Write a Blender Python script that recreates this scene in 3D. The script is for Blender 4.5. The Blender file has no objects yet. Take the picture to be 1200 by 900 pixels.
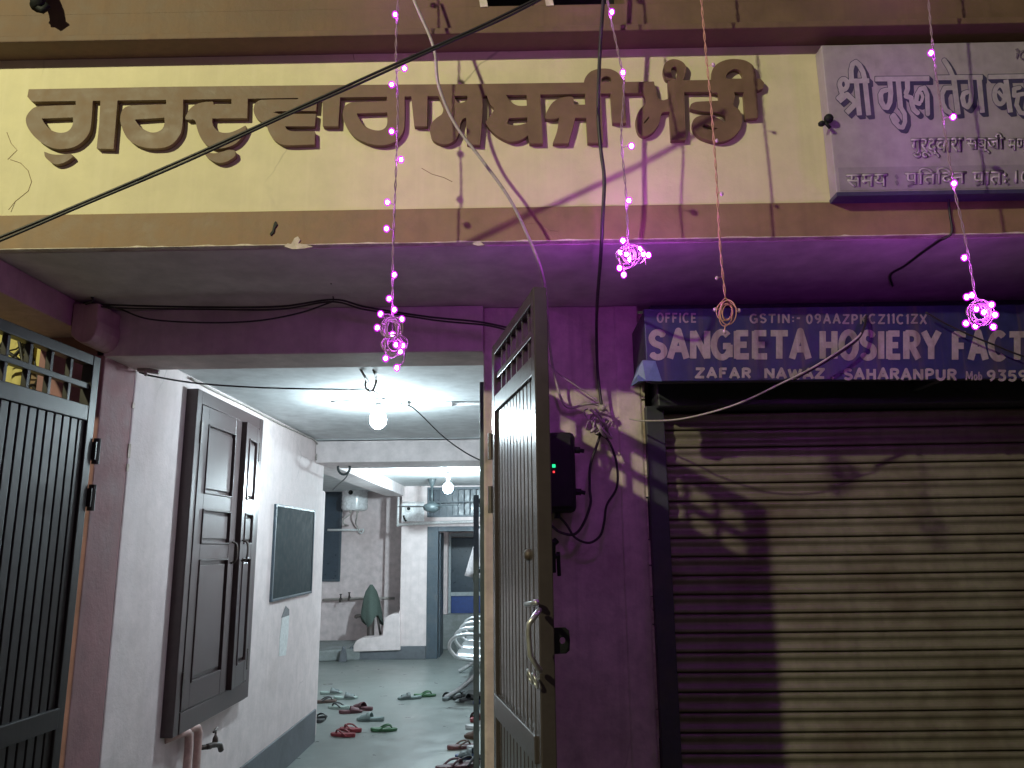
import bpy, bmesh, math, random
import numpy as np
from mathutils import Vector, Matrix

random.seed(7)
S = bpy.context.scene
COL = S.collection
PI = math.pi

# ------------------------------------------------------------------ camera
FPX, PITCH, YAW, ROLL = 900.0, math.radians(11.9), math.radians(0.7), 0.011
EYE = Vector((0, 0, 1.55))
FWD = Vector((-math.sin(YAW) * math.cos(PITCH), math.cos(YAW) * math.cos(PITCH), math.sin(PITCH)))
_r = Vector((math.cos(YAW), math.sin(YAW), 0))
_u = _r.cross(FWD)
RGT = math.cos(ROLL) * _r - math.sin(ROLL) * _u
UPV = math.sin(ROLL) * _r + math.cos(ROLL) * _u
cam = bpy.data.cameras.new('camera')
cam.sensor_width = 36.0
cam.lens = FPX / 1200.0 * 36.0
cam.clip_start = 0.05
cam.clip_end = 2000
co = bpy.data.objects.new('camera', cam)
COL.objects.link(co)
co.matrix_world = Matrix(((RGT.x, UPV.x, -FWD.x, EYE.x), (RGT.y, UPV.y, -FWD.y, EYE.y),
                          (RGT.z, UPV.z, -FWD.z, EYE.z), (0, 0, 0, 1)))
S.camera = co


def at(u, v, X=None, Y=None, Z=None):
    """point of the place seen at photo pixel (u, v) on the plane X=, Y= or Z=."""
    d = FWD + RGT * ((u - 600) / FPX) + UPV * ((450 - v) / FPX)
    if X is not None:
        t = (X - EYE.x) / d.x
    elif Y is not None:
        t = (Y - EYE.y) / d.y
    else:
        t = (Z - EYE.z) / d.z
    return EYE + d * t


# ------------------------------------------------------------------ materials
def new_mat(name):
    m = bpy.data.materials.new(name)
    m.use_nodes = True
    nt = m.node_tree
    return m, nt, nt.nodes, nt.links, nt.nodes['Principled BSDF']


def mixrgb(N, L, fac, a, b, mode='MIX'):
    n = N.new('ShaderNodeMix')
    n.data_type = 'RGBA'
    n.blend_type = mode
    for i, x in ((0, fac), (6, a), (7, b)):
        if hasattr(x, 'is_output'):
            L.new(x, n.inputs[i])
        else:
            n.inputs[i].default_value = x if i == 0 else (*x, 1)
    return n.outputs[2]


def ramp(N, L, src, p0, p1, c0=0.0, c1=1.0):
    n = N.new('ShaderNodeMapRange')
    L.new(src, n.inputs[0])
    n.inputs[1].default_value, n.inputs[2].default_value = p0, p1
    n.inputs[3].default_value, n.inputs[4].default_value = c0, c1
    return n.outputs[0]


def noise(N, L, vec, scale, detail=4, rough=.6, mapping=None):
    if mapping:
        mp = N.new('ShaderNodeMapping')
        mp.inputs['Scale'].default_value = mapping
        L.new(vec, mp.inputs[0])
        vec = mp.outputs[0]
    n = N.new('ShaderNodeTexNoise')
    n.inputs['Scale'].default_value = scale
    n.inputs['Detail'].default_value = detail
    n.inputs['Roughness'].default_value = rough
    L.new(vec, n.inputs['Vector'])
    return n.outputs[0]


def paint(name, col, dirt=(.2, .15, .12), dirt_amt=.5, rough=.75, bump=.12, blotch=1.6, streak=0.0,
          streak_col=(.5, .42, .3), metallic=0.0, fine=60, crack=0.0, dirt_lo=.5, var=.16, rvar=.1, spec=.5):
    """painted or plastered surface: mottled colour, blotchy dirt, drip streaks, small cracks, roughness and bump."""
    m, nt, N, L, B = new_mat(name)
    tc = N.new('ShaderNodeTexCoord')
    o = tc.outputs['Object']
    big = noise(N, L, o, blotch, 5, .62)
    mid = noise(N, L, o, blotch * 6.3, 5, .6)
    fin = noise(N, L, o, fine, 3, .6)
    c = mixrgb(N, L, ramp(N, L, mid, .3, .7), tuple(x * (1 - var) for x in col), tuple(min(1, x * (1 + var)) for x in col))
    c = mixrgb(N, L, ramp(N, L, big, dirt_lo, .78, 0, dirt_amt), c, dirt)
    if streak:
        st = noise(N, L, o, 1.0, 4, .6, mapping=(26, 26, .9))
        c = mixrgb(N, L, ramp(N, L, st, .5, .72, 0, streak), c, streak_col)
    hgt = fin
    if crack:
        vn = N.new('ShaderNodeTexVoronoi')
        vn.feature = 'DISTANCE_TO_EDGE'
        vn.inputs['Scale'].default_value = 1.35
        wob = mixrgb(N, L, .16, o, noise_col(N, L, o, 3.5))
        L.new(wob, vn.inputs['Vector'])
        lin = ramp(N, L, vn.outputs['Distance'], 0.0, .006, crack, 0)
        gate = ramp(N, L, noise(N, L, o, 1.1, 2, .5), .52, .62)
        mu = N.new('ShaderNodeMath')
        mu.operation = 'MULTIPLY'
        L.new(lin, mu.inputs[0])
        L.new(gate, mu.inputs[1])
        c = mixrgb(N, L, mu.outputs[0], c, tuple(x * .35 for x in col))
    L.new(c, B.inputs['Base Color'])
    B.inputs['Metallic'].default_value = metallic
    B.inputs['Specular IOR Level'].default_value = spec
    L.new(ramp(N, L, mid, .3, .7, max(.05, rough - rvar), min(1, rough + rvar)), B.inputs['Roughness'])
    if bump:
        add = N.new('ShaderNodeMath')
        add.operation = 'MULTIPLY_ADD'
        L.new(mid, add.inputs[0])
        add.inputs[1].default_value = 1.6
        L.new(hgt, add.inputs[2])
        bp = N.new('ShaderNodeBump')
        bp.inputs['Strength'].default_value = bump
        bp.inputs['Distance'].default_value = .01
        L.new(add.outputs[0], bp.inputs['Height'])
        L.new(bp.outputs[0], B.inputs['Normal'])
    return m


def noise_col(N, L, vec, scale):
    n = N.new('ShaderNodeTexNoise')
    n.inputs['Scale'].default_value = scale
    n.inputs['Detail'].default_value = 4
    L.new(vec, n.inputs['Vector'])
    return n.outputs['Color']


def emit(name, col, strength):
    m, nt, N, L, B = new_mat(name)
    B.inputs['Base Color'].default_value = (*col, 1)
    B.inputs['Emission Color'].default_value = (*col, 1)
    B.inputs['Emission Strength'].default_value = strength
    return m


M = {}
M['cream'] = paint('cream_plaster', (.66, .60, .39), (.46, .38, .25), .3, .85, .10, 1.3, .28, (.76, .69, .49), crack=.6, var=.08)
M['brown'] = paint('brown_paint', (.235, .150, .085), (.34, .25, .16), .5, .7, .14, 2.2, .25, (.16, .1, .06))
M['letter'] = paint('brown_letter_paint', (.165, .105, .062), (.26, .17, .1), .45, .62, .10, 3, .2, (.14, .09, .05))
M['ledge'] = paint('ledge_paint', (.16, .10, .062), (.10, .06, .045), .6, .75, .16, 1.8, .5, (.12, .075, .05))
M['chip'] = paint('chipped_plaster_edge', (.62, .56, .48), (.24, .155, .09), 1.0, .9, .3, 9, dirt_lo=.44)
M['soffit'] = paint('soffit_distemper', (.58, .545, .52), (.33, .28, .26), .6, .9, .12, 1.5)
M['pink'] = paint('pink_wall_paint', (.44, .29, .30), (.20, .10, .10), .55, .8, .14, 1.8, .3, (.24, .12, .12), crack=.4)
M['maroon'] = paint('dull_maroon_pillar_paint', (.27, .14, .145), (.14, .08, .08), .55, .8, .16, 1.8, .3, (.34, .2, .19), crack=.5)
M['lintel'] = paint('mauve_lintel_paint', (.58, .49, .48), (.34, .24, .25), .5, .8, .14, 1.8, .2, (.36, .27, .27), crack=.4)
M['pillar'] = paint('pale_lilac_pillar_paint', (.54, .46, .43), (.28, .21, .20), .75, .8, .2, 2.6, .45, (.32, .26, .25), crack=.7, dirt_lo=.46, var=.2)
M['hallwall'] = paint('pale_pink_hall_paint', (.74, .645, .64), (.42, .35, .33), .55, .8, .12, 1.5, .22, (.56, .47, .45), var=.10, crack=.35, dirt_lo=.52)
M['damp'] = paint('damp_pink_wall', (.70, .60, .60), (.44, .33, .32), .6, .85, .2, 1.4, .25, (.55, .45, .43), dirt_lo=.5)
M['ceil'] = paint('white_ceiling', (.58, .61, .62), (.5, .5, .5), .4, .85, .08, 1.4)
M['beamw'] = paint('pale_beam_paint', (.70, .64, .64), (.5, .47, .46), .4, .85, .08, 1.6)
M['plinth'] = paint('grey_plinth', (.115, .125, .14), (.05, .055, .06), .7, .6, .12, 3)
M['floor'] = paint('polished_cement_floor', (.20, .22, .21), (.11, .12, .11), .75, .34, .03, .8, dirt_lo=.45, var=.10, rvar=.08)
M['road'] = paint('dusty_street', (.15, .14, .13), (.09, .085, .08), .6, .85, .4, 2)
M['yellow'] = paint('yellow_lime_wall', (.60, .52, .20), (.36, .3, .12), .6, .85, .15, 2, .4, (.42, .38, .16))
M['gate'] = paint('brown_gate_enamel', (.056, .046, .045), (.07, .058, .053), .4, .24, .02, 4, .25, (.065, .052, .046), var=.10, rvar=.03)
M['gateshaded'] = paint('shaded_gate_enamel', (.018, .015, .015), (.026, .022, .02), .4, .42, .02, 4, .3, (.045, .038, .035), var=.1, rvar=.03)  # same gate enamel, colour darkened because the left leaf stands unlit
M['wood'] = paint('brown_window_enamel', (.066, .045, .046), (.055, .042, .042), .35, .33, 0, 5, .3, (.05, .036, .037), var=.10, rvar=.015)
M['black'] = paint('black_plastic', (.013, .015, .015), (.03, .03, .03), .4, .6, .03, 8, spec=.2)
M['cable'] = paint('black_cable_sheath', (.020, .018, .020), (.06, .05, .05), .5, .5, .03, 12)
M['greycable'] = paint('grey_cable_sheath', (.40, .37, .34), (.14, .12, .11), .6, .6, .03, 12)
M['pinkwire'] = paint('clear_pink_string_wire', (.30, .20, .26), (.2, .14, .18), .5, .45, .0, 12)
M['copper'] = paint('copper_string_wire', (.55, .28, .22), (.35, .2, .16), .5, .45, .0, 12)
M['steel'] = paint('brushed_steel', (.58, .59, .60), (.35, .35, .35), .4, .32, .0, 9, metallic=.8, rvar=.03)
M['iron'] = paint('rusty_iron', (.09, .075, .07), (.15, .08, .05), .6, .5, .2, 14, metallic=.4)
M['slat'] = paint('shutter_paint', (.20, .185, .14), (.085, .055, .04), .95, .48, .06, 2.6, .35, (.12, .10, .085), metallic=.15, dirt_lo=.46)
M['rail'] = paint('blue_black_rail', (.035, .038, .055), (.08, .07, .06), .5, .5, .08, 7)
M['bluesign'] = paint('faded_blue_sign', (.018, .022, .085), (.055, .045, .07), .7, .5, .05, 5, .7, (.075, .055, .06), dirt_lo=.5)
M['signpaint'] = paint('offwhite_sign_lettering', (.29, .265, .25), (.16, .12, .12), .8, .6, .03, 9, .8, (.15, .11, .10), dirt_lo=.46)
M['dimpaint'] = paint('faded_sign_lettering', (.22, .18, .20), (.14, .1, .14), .8, .6, .03, 12, .5, (.2, .14, .16))
M['bluesheet'] = paint('bent_blue_sheet', (.10, .16, .27), (.2, .2, .22), .5, .4, .04, 6)
M['board'] = paint('white_flex_board', (.345, .305, .35), (.30, .27, .31), .5, .55, .04, 2.5, .3, (.48, .42, .44))
M['boardgrey'] = paint('lilac_board_strip', (.28, .25, .29), (.22, .19, .22), .5, .55, .04, 2.5)
M['boardlet'] = paint('pale_board_lettering', (.40, .365, .41), (.5, .44, .48), .4, .5, .02, 6)
M['ink'] = paint('navy_board_ink', (.050, .045, .105), (.14, .11, .16), .4, .5, .02, 8)
M['inkthin'] = paint('violet_grey_ink', (.17, .14, .19), (.3, .26, .3), .5, .5, .02, 8)
M['slate'] = paint('blackboard_slate', (.014, .023, .028), (.030, .04, .045), .6, .8, .02, 3, spec=.15)
M['paper'] = paint('white_paper', (.74, .76, .76), (.55, .55, .52), .3, .8, .02, 6)
M['papergrey'] = paint('grey_torn_paper', (.20, .20, .21), (.32, .3, .3), .4, .8, .02, 6)
M['pvc'] = paint('white_pvc_pipe', (.70, .70, .70), (.5, .48, .46), .5, .5, .02, 7)
M['pinkpipe'] = paint('pink_painted_pipe', (.55, .36, .33), (.4, .28, .25), .5, .6, .05, 7)
M['enamel'] = paint('white_enamel', (.80, .81, .82), (.68, .68, .68), .3, .25, .01, 4)
M['darkpane'] = paint('dark_blue_pane', (.028, .045, .065), (.05, .07, .085), .5, .35, .02, 3)
M['bluedoor'] = paint('blue_door_paint', (.022, .055, .21), (.05, .08, .2), .4, .5, .03, 4)
M['frame'] = paint('blue_grey_door_frame', (.055, .075, .095), (.12, .12, .12), .6, .5, .08, 6)
M['greywood'] = paint('pale_grey_post', (.38, .42, .44), (.26, .27, .27), .5, .7, .05, 5)
M['greencloth'] = paint('green_grey_cloth', (.085, .115, .10), (.06, .08, .07), .6, .95, .2, 12)
M['whitecloth'] = paint('white_cloth', (.72, .68, .70), (.6, .55, .56), .4, .95, .15, 10)
M['concrete'] = paint('stained_concrete', (.24, .26, .26), (.09, .10, .085), .8, .85, .25, 3, dirt_lo=.45)
M['fan'] = paint('grey_fan_enamel', (.045, .06, .065), (.10, .10, .10), .5, .4, .03, 6)
M['ledq'] = emit('lit_magenta_tight_bundle_diode', (.66, .08, 1.0), 1350.0)
M['ledp'] = emit('lit_magenta_diode', (.70, .12, 1.0), 460.0)
M['ledb'] = emit('lit_magenta_bundle_diode', (.66, .08, 1.0), 750.0)
M['leds'] = emit('lit_magenta_soft_diode', (.70, .12, 1.0), 240.0)
M['bulb'] = emit('lit_cool_white_bulb', (.76, .93, 1.0), 560.0)
M['bulbfar'] = emit('lit_cool_white_far_bulb', (.74, .93, 1.0), 1700.0)
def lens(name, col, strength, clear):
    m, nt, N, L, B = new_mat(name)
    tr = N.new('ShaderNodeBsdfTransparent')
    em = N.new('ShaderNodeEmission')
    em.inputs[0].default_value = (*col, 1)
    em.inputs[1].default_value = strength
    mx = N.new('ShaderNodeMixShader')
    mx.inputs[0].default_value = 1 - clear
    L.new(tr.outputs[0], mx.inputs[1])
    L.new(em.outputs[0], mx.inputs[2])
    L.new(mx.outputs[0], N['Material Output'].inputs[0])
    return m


M['lens'] = lens('magenta_lens_halo', (.80, .03, 1.0), 1.5, .38)  # translucent lens whose own glow imitates the magenta halo round each diode
M['green'] = emit('green_indicator', (.02, 1.0, .35), 1.2)
M['red'] = emit('red_indicator', (1.0, .05, .05), 1.6)
M['deadbulb'] = paint('unlit_pink_diode', (.62, .42, .6), (.5, .35, .5), .4, .3, 0, 9)


# ------------------------------------------------------------------ mesh builder
class MB:
    def __init__(s):
        s.v, s.f = [], []

    def add(s, vs, fs):
        n = len(s.v)
        s.v += [Vector(p) for p in vs]
        s.f += [tuple(i + n for i in f) for f in fs]
        return s

    def box(s, x0, x1, y0, y1, z0, z1):
        return s.add([(x0, y0, z0), (x1, y0, z0), (x1, y1, z0), (x0, y1, z0), (x0, y0, z1), (x1, y0, z1), (x1, y1, z1), (x0, y1, z1)],
                     [(0, 3, 2, 1), (4, 5, 6, 7), (0, 1, 5, 4), (1, 2, 6, 5), (2, 3, 7, 6), (3, 0, 4, 7)])

    def obox(s, o, ax, ay, az):
        o, ax, ay, az = Vector(o), Vector(ax), Vector(ay), Vector(az)
        vs = [o, o + ax, o + ax + ay, o + ay, o + az, o + ax + az, o + ax + ay + az, o + ay + az]
        fs = [(0, 3, 2, 1), (4, 5, 6, 7), (0, 1, 5, 4), (1, 2, 6, 5), (2, 3, 7, 6), (3, 0, 4, 7)]
        if ax.cross(ay).dot(az) < 0:
            fs = [tuple(reversed(f)) for f in fs]
        return s.add(vs, fs)

    def prism(s, pts, d):
        """closed polygon swept by the vector d"""
        d = Vector(d)
        n = len(pts)
        vs = [Vector(p) for p in pts] + [Vector(p) + d for p in pts]
        fs = [tuple(range(n)), tuple(range(2 * n - 1, n - 1, -1))]
        fs += [((i + 1) % n, i, i + n, (i + 1) % n + n) for i in range(n)]
        return s.add(vs, fs)

    def tube(s, pts, r, n=8, closed=False, r1=None):
        pts = [Vector(p) for p in pts]
        m = len(pts)
        T = []
        for i in range(m):
            a = pts[i - 1] if (i or closed) else pts[i]
            b = pts[(i + 1) % m] if (i < m - 1 or closed) else pts[i]
            t = b - a
            T.append(t.normalized() if t.length > 1e-9 else Vector((0, 0, 1)))
        ref = Vector((0, 0, 1)) if abs(T[0].z) < .9 else Vector((0, 1, 0))
        nv = (ref - T[0] * ref.dot(T[0])).normalized()
        vs, fs = [], []
        for i in range(m):
            nv = nv - T[i] * nv.dot(T[i])
            nv = nv.normalized() if nv.length > 1e-6 else T[i].orthogonal().normalized()
            bv = T[i].cross(nv)
            rr = r if r1 is None else r + (r1 - r) * i / (m - 1)
            for k in range(n):
                a = 2 * PI * k / n
                vs.append(pts[i] + nv * (rr * math.cos(a)) + bv * (rr * math.sin(a)))
        for i in range(m if closed else m - 1):
            j = (i + 1) % m
            for k in range(n):
                k2 = (k + 1) % n
                fs.append((i * n + k, i * n + k2, j * n + k2, j * n + k))
        if not closed:
            fs.append(tuple(range(n - 1, -1, -1)))
            fs.append(tuple((m - 1) * n + k for k in range(n)))
        return s.add(vs, fs)

    def lathe(s, prof, o, n=16, ax=(0, 0, 1)):
        """profile of (radius, height) turned about the axis ax at o"""
        o, ax = Vector(o), Vector(ax).normalized()
        a = ax.orthogonal().normalized()
        b = ax.cross(a)
        vs, fs = [], []
        for (r, h) in prof:
            for k in range(n):
                t = 2 * PI * k / n
                vs.append(o + ax * h + (a * math.cos(t) + b * math.sin(t)) * max(r, 1e-4))
        for i in range(len(prof) - 1):
            for k in range(n):
                k2 = (k + 1) % n
                fs.append((i * n + k, i * n + k2, (i + 1) * n + k2, (i + 1) * n + k))
        fs.append(tuple(range(n - 1, -1, -1)))
        fs.append(tuple((len(prof) - 1) * n + k for k in range(n)))
        return s.add(vs, fs)

    def ball(s, o, r, n=8, sz=1.0):
        k = max(4, n // 2 + 1)
        return s.lathe([(r * math.sin(PI * i / k), -r * sz * math.cos(PI * i / k)) for i in range(k + 1)], o, n)

    def build(s, name, mat, parent=None, smooth=False, bevel=0, org=None):
        me = bpy.data.meshes.new(name)
        o = bpy.data.objects.new(name, me)
        COL.objects.link(o)
        off = Vector((0, 0, 0))
        if parent is not None:
            o.parent = parent
            off = Vector(parent.get('_o', (0, 0, 0)))
            o['_o'] = tuple(off)
        elif org is not None:
            off = Vector(org)
            o.location = off
            o['_o'] = tuple(off)
        me.from_pydata([p - off for p in s.v], [], s.f)
        bm = bmesh.new()
        bm.from_mesh(me)
        bmesh.ops.recalc_face_normals(bm, faces=bm.faces)
        bm.to_mesh(me)
        bm.free()
        me.materials.append(M[mat] if isinstance(mat, str) else mat)
        if smooth:
            for p in me.polygons:
                p.use_smooth = True
        if bevel:
            b = o.modifiers.new('bevel', 'BEVEL')
            b.width = bevel
            b.segments = 2
            b.limit_method = 'ANGLE'
        return o


def thing(name, label, cat, loc=(0, 0, 0), group=None):
    o = bpy.data.objects.new(name, None)
    COL.objects.link(o)
    o.location = loc
    o.empty_display_size = .05
    o['_o'] = tuple(loc)
    o['label'], o['category'] = label, cat
    if group:
        o['group'] = group
    return o


def tag(o, label, cat, group=None):
    o['label'], o['category'] = label, cat
    if group:
        o['group'] = group
    return o


def spline(pts, k=8):
    """Catmull-Rom through 3-D points"""
    P = [Vector(p) for p in pts]
    P = [P[0] * 2 - P[1]] + P + [P[-1] * 2 - P[-2]]
    out = []
    for i in range(1, len(P) - 2):
        for j in range(k):
            t = j / k
            a, b, c, d = P[i - 1], P[i], P[i + 1], P[i + 2]
            out.append(.5 * ((2 * b) + (c - a) * t + (2 * a - 5 * b + 4 * c - d) * t * t + (3 * b - a - 3 * c + d) * t ** 3))
    out.append(P[-2])
    return out


# ------------------------------------------------------------------ lettering: signed distance of strokes / outlines -> filled contour
def arc(cx, cy, rx, ry, a0, a1, n=10):
    return [(cx + rx * math.cos(math.radians(a0 + (a1 - a0) * i / n)), cy + ry * math.sin(math.radians(a0 + (a1 - a0) * i / n))) for i in range(n + 1)]


def sd_stroke(X, Y, pts, w, cap='flat'):
    d = np.full(X.shape, 1e9)
    h = w / 2
    for i in range(len(pts) - 1):
        (ax, ay), (bx, by) = pts[i], pts[i + 1]
        L = math.hypot(bx - ax, by - ay)
        if L < 1e-6:
            continue
        ux, uy = (bx - ax) / L, (by - ay) / L
        if cap == 'flat':
            px = (X - (ax + bx) / 2) * ux + (Y - (ay + by) / 2) * uy
            py = -(X - (ax + bx) / 2) * uy + (Y - (ay + by) / 2) * ux
            qx, qy = np.abs(px) - L / 2, np.abs(py) - h
            dd = np.hypot(np.maximum(qx, 0), np.maximum(qy, 0)) + np.minimum(np.maximum(qx, qy), 0)
        else:
            t = np.clip((X - ax) * ux + (Y - ay) * uy, 0, L)
            dd = np.hypot(X - ax - ux * t, Y - ay - uy * t) - h
        d = np.minimum(d, dd)
        if i:
            d = np.minimum(d, np.hypot(X - ax, Y - ay) - h)
    return d


def sd_poly(X, Y, pts):
    n = len(pts)
    d = np.full(X.shape, 1e9)
    ins = np.zeros(X.shape, bool)
    for i in range(n):
        (ax, ay), (bx, by) = pts[i], pts[(i + 1) % n]
        ex, ey = bx - ax, by - ay
        L2 = ex * ex + ey * ey
        if L2 < 1e-9:
            continue
        t = np.clip(((X - ax) * ex + (Y - ay) * ey) / L2, 0, 1)
        d = np.minimum(d, np.hypot(X - ax - ex * t, Y - ay - ey * t))
        cross = ((ay > Y) != (by > Y))
        with np.errstate(divide='ignore', invalid='ignore'):
            xi = ax + (Y - ay) * ex / (ey if abs(ey) > 1e-9 else 1e-9)
        ins ^= cross & (X < xi)
    return np.where(ins, -d, d)


def smooth_poly(pts, k=4, sharp=70):
    """round a traced outline between its corners, keeping sharp ones"""
    n = len(pts)
    out = []
    for i in range(n):
        p0, p1, p2, p3 = [Vector((*pts[(i + j - 1) % n], 0)) for j in range(4)]
        def ang(a, b, c):
            u, v = b - a, c - b
            return math.degrees(u.angle(v)) if u.length > 1e-6 and v.length > 1e-6 else 0
        m1 = (p2 - p0) * .5 if ang(p0, p1, p2) < sharp else (p2 - p1) * .9
        m2 = (p3 - p1) * .5 if ang(p1, p2, p3) < sharp else (p2 - p1) * .9
        L = (p2 - p1).length
        for m in (m1, m2):
            if m.length > L:
                m *= L / m.length
        for j in range(k):
            t = j / k
            q = (2 * t ** 3 - 3 * t ** 2 + 1) * p1 + (t ** 3 - 2 * t ** 2 + t) * m1 + (-2 * t ** 3 + 3 * t ** 2) * p2 + (t ** 3 - t ** 2) * m2
            out.append((q.x, q.y))
    return out


def contours(F, x0, y0, step):
    """marching squares of F = 0, inside negative"""
    H, W = F.shape
    seg = {}
    ins = F < 0
    code = ins[:-1, :-1] * 1 + ins[:-1, 1:] * 2 + ins[1:, 1:] * 4 + ins[1:, :-1] * 8
    ys, xs = np.nonzero((code > 0) & (code < 15))

    def pt(e):
        k, j, i = e
        if k == 0:
            a, b = F[j, i], F[j, i + 1]
            return (x0 + step * (i + a / (a - b)), y0 + step * j)
        a, b = F[j, i], F[j + 1, i]
        return (x0 + step * i, y0 + step * (j + a / (a - b)))
    T = {1: ['LT'], 2: ['TR'], 3: ['LR'], 4: ['RB'], 5: ['LT', 'RB'], 6: ['TB'], 7: ['LB'], 8: ['BL'], 9: ['BT'], 10: ['TR', 'BL'],
         11: ['BR'], 12: ['RL'], 13: ['RT'], 14: ['TL']}
    for j, i in zip(ys.tolist(), xs.tolist()):
        E = {'T': (0, j, i), 'B': (0, j + 1, i), 'L': (1, j, i), 'R': (1, j, i + 1)}
        for ab in T[int(code[j, i])]:
            a, b = E[ab[0]], E[ab[1]]
            seg.setdefault(a, []).append(b)
            seg.setdefault(b, []).append(a)
    loops, seen = [], set()
    for st in list(seg):
        if st in seen:
            continue
        loop, cur, prev = [], st, None
        while cur not in seen:
            seen.add(cur)
            loop.append(cur)
            nx = [q for q in seg[cur] if q != prev and q not in seen]
            if not nx:
                break
            prev, cur = cur, nx[0]
        if len(loop) > 4:
            loops.append([pt(e) for e in loop])
    return loops


def simplify(pts, tol):
    if len(pts) < 8:
        return pts
    keep = [True] * len(pts)
    def rec(a, b):
        if b <= a + 1:
            return
        ax, ay = pts[a]
        bx, by = pts[b]
        L = math.hypot(bx - ax, by - ay) or 1e-9
        best, bi = -1, a
        for i in range(a + 1, b):
            d = abs((pts[i][0] - ax) * (by - ay) - (pts[i][1] - ay) * (bx - ax)) / L
            if d > best:
                best, bi = d, i
        if best > tol:
            rec(a, bi)
            rec(bi, b)
        else:
            for i in range(a + 1, b):
                keep[i] = False
    h = len(pts) // 2
    rec(0, h)
    rec(h, len(pts) - 1)
    return [p for p, k in zip(pts, keep) if k]


def fill_loops(loops):
    """even-odd filled flat mesh (bmesh, in photo pixels, y down -> stored as y)"""
    cu = bpy.data.curves.new('outline', 'CURVE')
    cu.dimensions = '2D'
    cu.fill_mode = 'BOTH'
    for lp in loops:
        sp = cu.splines.new('POLY')
        sp.points.add(len(lp) - 1)
        for q, (x, y) in zip(sp.points, lp):
            q.co = (x, -y, 0, 1)
        sp.use_cyclic_u = True
    o = bpy.data.objects.new('outline', cu)
    COL.objects.link(o)
    me = bpy.data.meshes.new_from_object(o.evaluated_get(bpy.context.evaluated_depsgraph_get()))
    bm = bmesh.new()
    bm.from_mesh(me)
    bpy.data.objects.remove(o)
    bpy.data.curves.remove(cu)
    bpy.data.meshes.remove(me)
    bmesh.ops.remove_doubles(bm, verts=bm.verts, dist=1e-4)
    return bm


def letters_mesh(bm, name, mat, parent, Y, depth, warp=None):
    """map the filled outline from photo pixels to the wall plane Y and give it the depth"""
    for v in bm.verts:
        v.co = at(v.co.x, -v.co.y, Y=Y)
    bmesh.ops.recalc_face_normals(bm, faces=bm.faces)
    edges = [e for e in bm.edges if len(e.link_faces) == 1]
    r = bmesh.ops.extrude_edge_only(bm, edges=edges)
    for g in r['geom']:
        if isinstance(g, bmesh.types.BMVert):
            g.co.y += depth
    bmesh.ops.recalc_face_normals(bm, faces=bm.faces)
    for f in bm.faces:
        f.normal_update()
    me = bpy.data.meshes.new(name)
    off = Vector(parent.get('_o', (0, 0, 0)))
    for v in bm.verts:
        v.co -= off
    bm.to_mesh(me)
    bm.free()
    o = bpy.data.objects.new(name, me)
    COL.objects.link(o)
    o.parent = parent
    o['_o'] = tuple(off)
    me.materials.append(M[mat])
    return o


def raster(prims, bounds, step=.4, grow=0.0):
    x0, y0, x1, y1 = bounds
    xs = np.arange(x0, x1 + step, step)
    ys = np.arange(y0, y1 + step, step)
    X, Y = np.meshgrid(xs, ys)
    F = np.full(X.shape, 1e9)
    for p in prims:
        if p[0] == 's':
            allp = p[1]
            m = p[2] + 3
        else:
            allp = p[1]
            m = 3
        i0 = max(0, int((min(q[0] for q in allp) - m - x0) / step))
        i1 = min(len(xs), int((max(q[0] for q in allp) + m - x0) / step) + 2)
        j0 = max(0, int((min(q[1] for q in allp) - m - y0) / step))
        j1 = min(len(ys), int((max(q[1] for q in allp) + m - y0) / step) + 2)
        if i1 <= i0 or j1 <= j0:
            continue
        sx, sy = X[j0:j1, i0:i1], Y[j0:j1, i0:i1]
        if p[0] == 's':
            d = sd_stroke(sx, sy, p[1], p[2], p[3] if len(p) > 3 else 'flat')
        else:
            d = sd_poly(sx, sy, p[1])
        if p[0] == 'cut':
            F[j0:j1, i0:i1] = np.maximum(F[j0:j1, i0:i1], -d)
        else:
            F[j0:j1, i0:i1] = np.minimum(F[j0:j1, i0:i1], d)
    return np.clip(F, -50, 50) - grow, x0, y0, step


def outline_mesh(F, x0, y0, step, tol=.07):
    F = F.copy()
    F[0, :] = F[-1, :] = 1
    F[:, 0] = F[:, -1] = 1
    F = np.where(F == 0, 1e-4, F)
    loops = [simplify(l, tol) for l in contours(F, x0, y0, step)]
    return fill_loops([l for l in loops if len(l) >= 3])


A_ = {}
A_['A'] = (1.0, [[(.06, 1), (.5, 0), (.94, 1)], [(.24, .66), (.76, .66)]])
A_['C'] = (.95, [arc(.52, .5, .46, .46, -48, -312, 16)])
A_['E'] = (.8, [[(.9, .08), (.1, .08)], [(.16, 0), (.16, 1)], [(.1, .5), (.8, .5)], [(.1, .92), (.95, .92)]])
A_['F'] = (.78, [[(.95, .08), (.1, .08)], [(.16, 0), (.16, 1)], [(.1, .5), (.8, .5)]])
A_['G'] = (1.0, [arc(.5, .5, .44, .46, -45, -330, 16), [(.95, .55), (.55, .55)], [(.9, .5), (.9, .95)]])
A_['H'] = (.95, [[(.14, 0), (.14, 1)], [(.86, 0), (.86, 1)], [(.1, .5), (.9, .5)]])
A_['I'] = (.28, [[(.5, 0), (.5, 1)]])
A_['K'] = (.9, [[(.14, 0), (.14, 1)], [(.9, 0), (.2, .55)], [(.35, .42), (.95, 1)]])
A_['M'] = (1.2, [[(.08, 1), (.14, 0)], [(.14, .05), (.5, .8), (.86, .05)], [(.86, 0), (.92, 1)]])
A_['N'] = (1.0, [[(.13, 1), (.13, 0)], [(.13, .03), (.87, .97)], [(.87, 1), (.87, 0)]])
A_['O'] = (1.0, [arc(.5, .5, .42, .46, 0, 360, 20)])
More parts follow.
